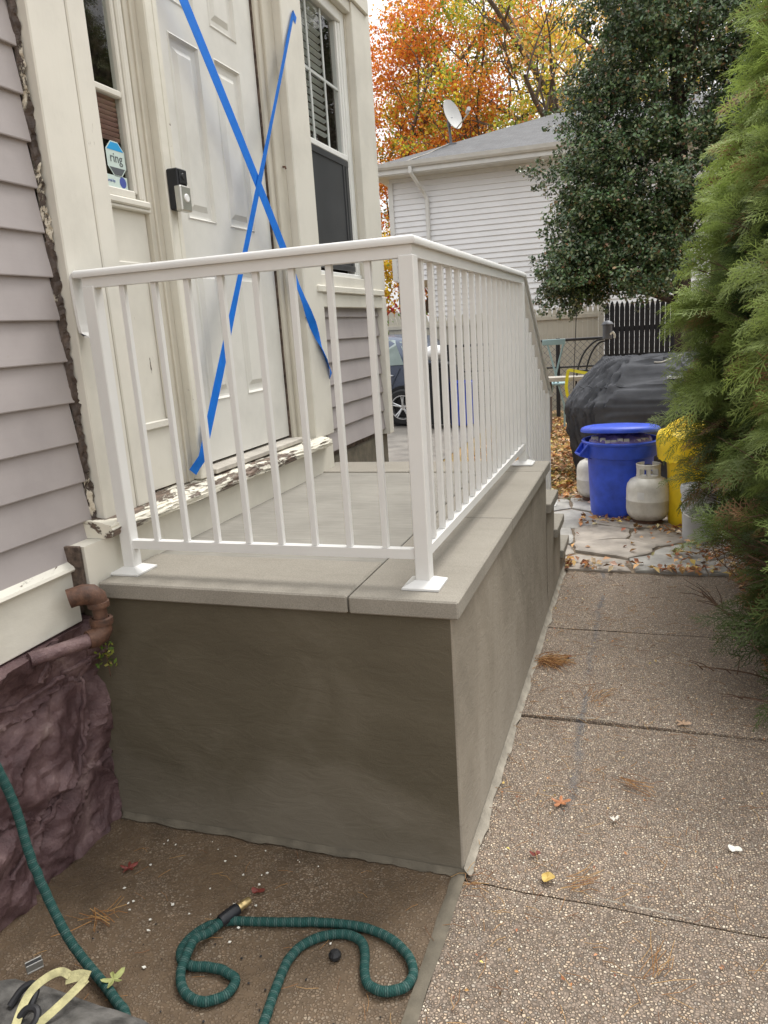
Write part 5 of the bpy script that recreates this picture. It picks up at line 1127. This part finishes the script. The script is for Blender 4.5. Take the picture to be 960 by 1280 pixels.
C = np.array([-4.5, 12.75, 1.25])+rng.normal(size=(1500, 3))*np.array([.55, .12, .22]); V, F, c = leaves(C, .07, palette(1500, [(.10, .17, .04), (.18, .22, .05), (.26, .24, .06)], [3, 2, 1])); npmesh('foliage', V, F, MT['leaf'], gs, c); obj('stem', MB().tube([(-4.6, 12.75, 0), (-4.5, 12.75, 1.2)], .03, 6), MT['twig'], gs)

# holly: lobes of leaf clumps round a dark trunk
hb = (.95, 8.6, 0); hol = thing('holly_tree', 'big dark green holly hanging over the fences and the grill', 'tree', hb)
lob = [((.55, 8.6, 5.4), (1.05, 1.1, 1.3), 2.0), ((.25, 8.5, 4.2), (.80, .9, .75), 1.3), ((1.35, 8.8, 4.6), (.9, 1.0, 1.5), 1.6), ((.05, 8.35, 3.25), (.72, .7, .62), 1.2), ((.75, 8.4, 3.1), (.75, .8, .75), 1.2), ((-.10, 8.25, 2.45), (.55, .55, .52), .95), ((.45, 8.2, 2.45), (.60, .6, .42), .9), ((-.36, 8.15, 1.98), (.30, .38, .27), .55), ((1.35, 8.5, 2.9), (.7, .8, .9), .9), ((.62, 8.0, 1.95), (.34, .3, .22), .16), ((.0, 8.5, 4.9), (.55, .7, .8), .8), ((1.9, 8.8, 3.6), (.7, .8, 1.2), .7), ((.62, 8.9, 6.6), (.8, .8, .9), .6), ((-.15, 8.2, 1.95), (.48, .4, .26), .5), ((.4, 8.1, 2.15), (.5, .4, .30), .5), ((2.3, 9.0, 5.2), (.9, .9, 1.3), 1.1), ((2.4, 9.0, 3.9), (.9, .9, 1.2), 1.0), ((1.6, 8.9, 6.3), (1, .9, .9), .8)]
cc = []; nn = []
wts = np.array([l[2] for l in lob]); wts /= wts.sum(); NCL = 2700
NB_ = 340; per_b = 10; NCL = NB_*per_b; bt = []
for _ in range(NB_):
    li = rng.choice(len(lob), p=wts); (c0, r0, _w) = lob[li]; d = rng.normal(size=3); d /= np.linalg.norm(d); bc = np.array(c0)+d*np.array(r0)*np.array([.80, .92, .92])*(rng.random()**.4); tn = rng.normal(0, .16)
    for k in range(per_b):
        q = rng.normal(size=3); q /= np.linalg.norm(q); cc.append(bc+q*np.array([.31, .31, .17])*rng.random()**.4); nn.append(d*.7+q*.6+np.array([0, 0, .2])); bt.append(tn)
cc = np.array(cc); nn = np.array(nn); per = 58; N = NCL*per
ctr = np.repeat(cc, per, 0); sp = np.repeat(nn, per, 0); tone = np.repeat(np.array(bt)*1.5+rng.normal(0, .18, NCL), per)
# each clump is a twig that reaches outwards: leaves strung along it
al = rng.random(N)**.8; C = ctr+sp*(al[:, None]*.30-.08)+rng.normal(size=(N, 3))*(.075*(1.25-al))[:, None]*np.array([1, 1, .8])
col = palette(N, [(.080, .135, .056), (.125, .180, .075), (.048, .088, .040), (.215, .235, .125), (.30, .18, .10)], [5, 4, 3, 2.2, .6], .22)*(1+tone[:, None]*.6); col = np.clip(col, .008, .4)
V, F, c = leaves(C, .046, col, sp*.5+np.array([0, -.1, .6]), .62, .5); npmesh('crown', V, F, MT['holly'], hol, c)
tm = MB(); tm.tube([(.95, 8.7, 0), (.93, 8.68, 1.0), (.88, 8.65, 2.2), (.82, 8.65, 3.6), (.7, 8.7, 5.2), (.66, 8.7, 6.6)], [.13, .11, .10, .085, .06, .02], 10); tm.tube([(1.30, 8.8, 0), (1.32, 8.8, 2), (1.42, 8.85, 3.6), (1.5, 8.85, 5.5)], [.11, .1, .08, .03], 9); obj('trunk', tm, MT['bark_dark'], hol, True)
lms = (MB(), MB())
for k in range(60):
    e = cc[rng.integers(NCL)]; zz = max(1.6, e[2]-random.uniform(.1, .7)); s = Vector((.86 if e[0] < 1.1 else 1.38, 8.66, zz)); e = Vector(e); mid = s.lerp(e, .5)+Vector((0, 0, .08)); lms[s.x > 1].tube([s, mid, e], [.026, .016, .005], 5, False)
for q in lms: obj('limbs', q, MT['bark_dark'], hol, True)

# conifer hedge: flat feathery sprays built once, then set on every branchlet in one crown mesh per plant
def frond_template(seed, nb_=15):
    r_ = random.Random(seed); T = []
    def rib(p, d, L, w0, lev, n):
        q = p+d*L; s = Vector((-d.y, d.x, 0)); tipw = w0*.35
        T.append((p-s*w0, p+s*w0, q+s*tipw, q-s*tipw))
        if lev: 
            for k in range(n):
                t = (k+.6)/n*.92+.04; sg = 1 if k % 2 else -1; a = R(38+r_.uniform(-9, 9))*sg; d2 = Vector((d.x*math.cos(a)-d.y*math.sin(a), d.x*math.sin(a)+d.y*math.cos(a), 0)); d2 = (d2+Vector((0, 0, r_.uniform(-.25, .05)))).normalized()
                ll = L*(.52*(1-t)+.16)*r_.uniform(.75, 1.2) if lev == 2 else L*(.42*(1-t)+.12)*r_.uniform(.8, 1.2)
                rib(p+d*L*t+Vector((0, 0, -.10*t*t*L)), d2, ll, w0*.8, lev-1, 5)
    rib(Vector((0, 0, 0)), Vector((1, 0, 0)), 1.0, .013, 2, nb_); 
    return np.array([[tuple(v) for v in q] for q in T])
TPL = [frond_template(s) for s in range(5)]
def fronds(pos, out, size, col, droop):
    """pos (n,3), out (n,3) growth direction"""
    VV = []; CCc = []
    which = rng.integers(0, len(TPL), len(pos))
    for t, tpl in enumerate(TPL):
        sel = np.where(which == t)[0]
        if not len(sel): continue
        x = out[sel]/np.linalg.norm(out[sel], axis=1)[:, None]; up = np.array([0, 0, 1.])+rng.normal(size=(len(sel), 3))*.75; y = np.cross(up, x); y /= np.linalg.norm(y, axis=1)[:, None]+1e-9; zz = np.cross(x, y)
        q = tpl.reshape(-1, 3); X = q[None, :, 0, None]*x[:, None]+q[None, :, 1, None]*y[:, None]+q[None, :, 2, None]*zz[:, None]
        X *= size[sel][:, None, None]; X[:, :, 2] -= droop[sel][:, None]*size[sel][:, None]*(q[None, :, 0]**2)
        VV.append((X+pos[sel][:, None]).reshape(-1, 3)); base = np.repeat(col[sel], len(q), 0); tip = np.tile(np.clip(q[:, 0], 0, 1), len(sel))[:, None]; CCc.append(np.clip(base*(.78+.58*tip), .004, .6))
    V = np.concatenate(VV); return V, np.arange(len(V)).reshape(-1, 4), np.concatenate(CCc)
def conifer(base, prof, n, label, size=(.14, .26), light=.5, dense_low=.06, seed=0, face=R(205), bare=.95, name='conifer_shrub', stretch=1.0):
    """prof: list of (z, radius); fronds sit on the outer shell, thin out near the ground"""
    t = thing(name, label, 'shrub', base, 'conifer hedge along the walkway'); zs = np.array([p[0] for p in prof]); rr = np.array([p[1] for p in prof])
    zz = rng.uniform(zs[0], zs[-1], n*3); keep = rng.random(n*3) < np.clip((zz-zs[0])/bare, dense_low, 1)*np.interp(zz, zs, rr)/rr.max(); zz = zz[keep][:n]; m_ = len(zz)
    a = rng.normal(face, 1.35, m_); lump = 1+.16*np.sin(a*5+zz*6+seed)+.13*np.sin(a*9-zz*11)+.09*np.sin(zz*19+a*3); sh = rng.random(m_); rad = np.interp(zz, zs, rr)*lump*(1-.38*sh**2.2)
    d = np.stack([np.cos(a), np.sin(a), np.zeros(m_)], 1); sz = rng.uniform(*size, m_)
    out = d+np.stack([np.zeros(m_), np.zeros(m_), rng.normal(.35, .5, m_)], 1)+rng.normal(size=(m_, 3))*.45
    pos = np.array(base)+d*(rad-sz*.75)[:, None]; pos[:, 2] = zz
    g = np.clip(.95-sh*1.7+.35*(lump-1)/.13+rng.normal(0, .2, m_), 0, 1)[:, None]; hi = np.clip((zz-.3)/1.0, 0, 1)[:, None]*light+.1  # inner sprays darker, high outer ones lighter: shade and skylight in the colour
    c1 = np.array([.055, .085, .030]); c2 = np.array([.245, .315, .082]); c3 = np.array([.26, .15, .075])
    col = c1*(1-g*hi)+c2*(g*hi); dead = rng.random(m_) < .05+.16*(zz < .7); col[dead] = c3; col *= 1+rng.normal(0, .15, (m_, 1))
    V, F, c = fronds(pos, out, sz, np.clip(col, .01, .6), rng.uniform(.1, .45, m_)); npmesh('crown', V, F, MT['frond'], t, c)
    tm = MB(); lm_ = MB(); r_ = random.Random(seed)
    top = zs[-1]
    for k in range(5):
        a_ = r_.uniform(0, 6.28); tm.tube([(base[0]+.05*math.cos(a_), base[1]+.05*math.sin(a_), -.02), (base[0]+.12*math.cos(a_), base[1]+.12*math.sin(a_), top*.4), (base[0]+.16*math.cos(a_), base[1]+.16*math.sin(a_), top*.9)], [.035, .025, .006], 7)
    for k in range(260):
        a_ = r_.gauss(face, 1.1); z0 = r_.uniform(.02, top*.6)**1.0; z0 = z0 if r_.random() < .55 else r_.uniform(.03, .5); R1 = float(np.interp(max(z0+.2, zs[0]), zs, rr))*r_.uniform(.75, 1.08); dz = r_.uniform(.1, .38)
        p0 = Vector((base[0], base[1], z0)); p3 = Vector((base[0]+R1*math.cos(a_), base[1]+R1*math.sin(a_), z0+dz)); p1 = p0.lerp(p3, .35)+Vector((r_.uniform(-.05, .05), r_.uniform(-.05, .05), -.04)); p2 = p0.lerp(p3, .7)+Vector((r_.uniform(-.05, .05), r_.uniform(-.05, .05), -.03))
        lm_.tube([p0, p1, p2, p3], [.008, .006, .004, .0015], 5, False)
        for q in range(3):
            s = p2.lerp(p3, r_.random()); e = s+Vector((math.cos(a_+r_.uniform(-.9, .9)), math.sin(a_+r_.uniform(-.9, .9)), r_.uniform(-.2, .6)))*r_.uniform(.06, .16); lm_.tube([s, e], [.0025, .001], 4, False)
    obj('trunk', tm, MT['bark'], t, True); obj('twigs', lm_, MT['twig'], t, True); return t
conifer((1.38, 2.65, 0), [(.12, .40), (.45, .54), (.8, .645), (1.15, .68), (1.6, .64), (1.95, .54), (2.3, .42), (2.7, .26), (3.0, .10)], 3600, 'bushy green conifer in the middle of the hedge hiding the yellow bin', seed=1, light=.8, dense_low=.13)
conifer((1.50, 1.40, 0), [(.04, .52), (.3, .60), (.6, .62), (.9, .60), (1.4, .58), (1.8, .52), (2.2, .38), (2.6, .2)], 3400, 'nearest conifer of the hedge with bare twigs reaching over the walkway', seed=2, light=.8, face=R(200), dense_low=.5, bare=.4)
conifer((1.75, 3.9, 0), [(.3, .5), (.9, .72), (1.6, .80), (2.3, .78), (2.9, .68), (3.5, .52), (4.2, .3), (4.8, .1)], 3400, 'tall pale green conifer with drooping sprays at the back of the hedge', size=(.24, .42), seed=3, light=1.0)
# bare twigs of the nearest plant arching over the slabs
tw = MB(); r_ = random.Random(4)
for (p, q, k) in (((1.2, 1.25, .05), (.72, 1.55, .34), 3), ((1.25, 1.35, .03), (.70, 1.30, .10), 3), ((1.25, 1.2, .05), (.80, 1.02, .12), 3), ((1.2, 1.6, .05), (.74, 1.85, .22), 3), ((1.25, 1.1, .08), (.86, 1.22, .26), 2), ((1.2, 1.9, .05), (.82, 2.2, .30), 3), ((1.2, 2.1, .06), (.86, 2.5, .42), 3), ((1.15, 1.75, .1), (.88, 2.0, .45), 2)):
    P0, P1 = Vector(p), Vector(q); P = [P0, P0.lerp(P1, .35)+Vector((0, 0, -.03)), P0.lerp(P1, .7)+Vector((r_.uniform(-.03, .03), r_.uniform(-.03, .03), -.01)), P1]; tw.tube(catmull(P, 5), [.0065-.0003*i for i in range(16)], 6, False)
    for _ in range(k*2):
        t = r_.uniform(.45, .98); s = P0.lerp(P1, t)+Vector((0, 0, -.012)); e = s+(P1-P0).normalized()*r_.uniform(.03, .14)+Vector((r_.uniform(-.08, .08), r_.uniform(-.08, .08), r_.uniform(-.02, .09))); tw.tube([s, s.lerp(e, .5)+Vector((.005, .004, .006)), e], [.003, .002, .001], 4, False)
obj('bare_twigs', tw, MT['twig'], bpy.data.objects['conifer_shrub.001'], True)

# ================================================================== LITTER
def scatter(n, fn, size, cols, w, name, label=None, mat='litter', flat=.35, aspect=.6, jit=.2):
    C = np.array([fn() for _ in range(n)]); c = palette(n, cols, w, jit); V, F, cc_ = leaves(C, size, c, np.array([0, 0, 1.0])/flat*.6, aspect, .6); o = npmesh(name, V, F, MT[mat], None, cc_); o['kind'] = 'stuff'
    if label: o['label'] = label
    return o
LC = [(.54, .28, .12), (.62, .40, .18), (.40, .18, .085), (.68, .48, .15), (.26, .14, .075), (.70, .54, .36)]
U = random.uniform
def yard():
    while True:
        x, y = U(-1.5, 1.6), U(4.6, 10.5)
        if y > 4.9 or x < .1: return (x, y, -.02+U(0, .025))
scatter(9000, yard, .062, LC, [5, 4, 3, 3, 2, 2], 'fallen_leaves', 'orange and yellow leaves covering the ground beyond the steps')
scatter(3500, lambda: (U(-1.4, .7), U(4.6, 10), -.03+U(0, .03)), .05, [(.12, .16, .035), (.2, .2, .05), (.3, .26, .06)], [3, 2, 1], 'grass', 'thin grass showing between the fallen leaves', flat=2.5, aspect=.18)
def patio():
    r = random.random()
    if r < .30: a = random.gauss(.82, .16), random.gauss(3.12, .16)
    elif r < .45: a = random.gauss(.10, .12), random.gauss(2.86, .06)
    elif r < .62: a = random.gauss(.75, .15), random.gauss(3.72, .10)
    elif r < .78: a = random.gauss(.18, .2), random.gauss(4.0, .1)
    elif r < .9: a = random.gauss(.7, .12), random.gauss(2.82, .03)
    else: a = U(-.1, 1.0), U(2.8, 4.6)
    return (max(.03, a[0]), max(2.75, a[1]), .022+U(0, .012))
scatter(400, patio, .048, LC, [3, 3, 4, 1, 4, 3], 'fallen_leaves', 'dry brown leaves gathered between the flagstones and under the hedge')
scatter(2600, lambda: (U(.98, 1.8), U(.4, 4.4), -.008+U(0, .03)), .045, LC, [3, 2, 4, 1, 5, 1], 'leaf_mulch', 'brown leaf mulch on the soil under the conifer hedge')
def needles(n, fn, L, r, cols, name, label):
    V = []; F = []; col = []
    for i in range(n):
        x, y, zz, a = fn(); l = L*U(.6, 1.2); b = a+U(-.5, .5); p = [Vector((x, y, zz)), Vector((x+math.cos(a)*l*.5, y+math.sin(a)*l*.5, zz+U(0, .006))), Vector((x+math.cos(a)*l*.5+math.cos(b)*l*.5, y+math.sin(a)*l*.5+math.sin(b)*l*.5, zz+U(-.001, .006)))]
        m = MB().tube(p, r, 3, False); k = len(V); V += m.v; F += [tuple(q+k for q in f) for f in m.f]; c = random.choice(cols); col += [c]*len(m.v)
    o = npmesh(name, np.array(V), np.array(F), MT['litter'], None, np.array(col)); o['kind'] = 'stuff'; o['label'] = label; return o
NC = [(.42, .22, .08), (.33, .16, .06), (.50, .30, .12), (.24, .11, .05)]
def clump(cx, cy, s, a0=None, sp=.6): return lambda: (cx+random.gauss(0, s), cy+random.gauss(0, s), .004+U(0, .012), (a0 if a0 is not None else U(0, 6.28))+random.gauss(0, sp))
needles(130, clump(.055, 1.44, .022, -.2, .8), .10, .0011, NC, 'pine_needles', 'thick tuft of brown pine needles against the stucco side wall')
needles(16, clump(.30, .02, .018, .35, .25), .09, .0009, NC, 'pine_needles', 'few orange pine needles lying along the nearer slab joint')
needles(14, clump(.02, -.05, .025, .4, .9), .07, .0009, NC, 'pine_needles', 'orange pine needles at the foot of the porch corner')
needles(18, clump(.42, .55, .02, -.5, .25), .10, .0009, NC, 'pine_needles', 'long pine needles lying across the middle slab')
needles(12, clump(.52, -.24, .02, 1.1, .4), .11, .0009, NC, 'pine_needles', 'curved pine needles on the front slab')
needles(26, clump(.93, .45, .02, .5, .5), .09, .0010, NC, 'pine_needles', 'small tuft of pine needles at the right edge of the slab')
needles(18, clump(.30, 1.12, .03, .9, .3), .10, .0009, NC, 'pine_needles', 'pale pine needles on the slab below the tuft')
needles(420, lambda: (min(1.05, abs(random.gauss(.3, .3))+.02), U(-.9, 2.7), .004+U(0, .003), U(0, 6.28)), .055, .0008, NC, 'pine_needles', 'single pine needles strewn over the walkway slabs')
needles(50, lambda: (U(-1.05, -.05), U(-.75, -.04), .004, U(0, 6.28)), .05, .0007, NC, 'pine_needles', 'single pine needles strewn over the muddy concrete')
needles(14, clump(-.955, -.42, .02, .2, .9), .09, .0012, NC, 'pine_needles', 'orange needles and leaf bits at the foot of the purple stone')
scatter(260, lambda: (min(1.05, abs(random.gauss(.25, .35))+.03), U(-.9, 2.7), .006), .011, LC, [3, 2, 4, 1, 4, 1], 'leaf_crumbs', 'brown leaf crumbs strewn over the walkway slabs')
for (yy, xa, xb, dy) in ((-.012, .34, .62, -.016), (.952, .12, .46, .004)):
    m = MB(); m.grid(lambda u, v: (xa+(xb-xa)*u, yy+dy*u+(.0045+.004*nz(u*14, yy*9))*v*math.sin(math.pi*min(1, max(0, u*1.0)))**.5+.004*nz(u*22, 3+yy), .0048+.001*math.sin(3.14*v)), 60, 2); tag(obj('cement_seam', m, MT['cement'], None, True), kind='structure')
def leafshape(cx, cy, zz, s, rot, kind, mat, label, name='leaf', cat='leaf'):
    pts = []
    if kind == 'oak': n = 30; rad = lambda a: s*(.55+.30*math.cos(5*a)+.12*math.cos(2*a))
    elif kind == 'round': n = 20; rad = lambda a: s*(.62+.06*math.cos(3*a))
    else: n = 16; rad = lambda a: s*(.25+.5*abs(math.cos(a))**2)
    for k in range(n): a = 2*math.pi*k/n; r = rad(a); x, y = r*math.cos(a), r*math.sin(a); pts.append((cx+x*math.cos(rot)-y*math.sin(rot), cy+x*math.sin(rot)+y*math.cos(rot), zz+.006*nz(x/s*1.6+cx*9, y/s*1.6)+.010*(r/s)**2*abs(math.sin(a*1.5+rot))))
    V = pts+[(cx, cy, zz)]+[(x, y, z_-.0008) for x, y, z_ in pts]; F = [(k, (k+1) % n, n) for k in range(n)]+[(k, n+1+k, n+1+(k+1) % n, (k+1) % n) for k in range(n)]
    return tag(obj(name, MB().add(V, F), mat, None), label, cat)
LO = simple('orange_leaf', (.42, .17, .07), .6, var=.3, scale=40); LY = simple('yellow_leaf', (.52, .36, .10), .6, var=.25, scale=50); LR = simple('red_brown_leaf', (.17, .035, .025), .55, var=.3, scale=50); LT = simple('tan_leaf', (.42, .28, .18), .6, var=.25, scale=40); LG = simple('yellow_green_leaf', (.36, .38, .14), .55, var=.25, scale=40)
def gp_(x, y): return x, y
leafshape(.232, .39, .006, .036, .4, 'oak', LO, 'orange oak leaf on the slab beside the dark stain')
leafshape(.232, .035, .006, .030, .2, 'round', LY, 'rounded yellow leaf lying on the nearer slab joint')
leafshape(.185, .125, .006, .022, .3, 'long', LR, 'dark red curled leaf on the slab left of the yellow one')
leafshape(.625, .985, .006, .032, .1, 'oak', LT, 'tan leaf lying on the farther slab joint')
leafshape(.150, 1.50, .006, .020, .5, 'oak', LR, 'small dark leaf on the slab beyond the needle tuft')
leafshape(-.545, -.215, .006, .026, .3, 'long', LR, 'reddish leaf on the muddy concrete above the hose')
leafshape(-.975, -.225, .006, .030, .9, 'oak', LR, 'bright red leaf at the foot of the purple stone')
leafshape(-.735, -.60, .03, .034, 1.2, 'oak', LG, 'yellow green leaf beside the strap on the canvas bag')
leafshape(.735, .28, .006, .026, .0, 'long', MT['paper'], 'white torn paper scrap on the slab near the hedge', 'paper_scrap', 'paper scrap')
leafshape(.40, .34, .006, .017, .8, 'oak', MT['paper'], 'tiny crumpled white scrap in the middle of the slab', 'paper_scrap', 'paper scrap')
pb = MB().lathe([(0, 0), (.012, 0), (.0165, .006), (.016, .014), (.010, .021), (0, .022)], (-.245, -.375, .0), 9); pb.v = [(x+.003*nz(x*90, y*90, 1), y+.003*nz(x*90, y*90, 5), z_) for x, y, z_ in pb.v]
tag(obj('pebble', pb, MT['black_iron'], None), 'black pebble inside the loop of the green hose', 'pebble')
chips = MB()
for k in range(36):
    x, y = (U(-.95, -.45), U(-.45, -.05)) if k < 30 else (U(-.95, -.1), U(-.75, -.05)); s = U(.0015, .0048); a = U(0, 6.28)
    q = [(x+s*math.cos(a+j*1.57)*U(.4, 1.8), y+s*math.sin(a+j*1.57)*U(.4, 1.6)) for j in range(4)]; chips.add([(px, py, .0035) for px, py in q]+[(px, py, .0055) for px, py in q], [(4, 5, 6, 7), (0, 1, 5, 4), (1, 2, 6, 5), (2, 3, 7, 6), (3, 0, 4, 7)])
tag(obj('paint_chips', chips, MT['paper'], None), 'white paint chips scattered on the muddy concrete', None, None, 'stuff')
bits = MB()
for k in range(60):
    x, y = U(-.9, -.05), U(-.85, -.35); s = U(.0012, .0038); k0 = len(bits.v); bits.lathe([(0, 0), (s, 0), (s*.8, s*.5), (0, s*.6)], (x, y, .002), 5); bits.v[k0:] = [(px+U(-.4, .4)*s, py+U(-.4, .4)*s, pz) for px, py, pz in bits.v[k0:]]
tag(obj('gravel', bits, MT['black_iron'], None), 'dark grit scattered round the hose on the concrete', None, None, 'stuff')
pbl = MB()
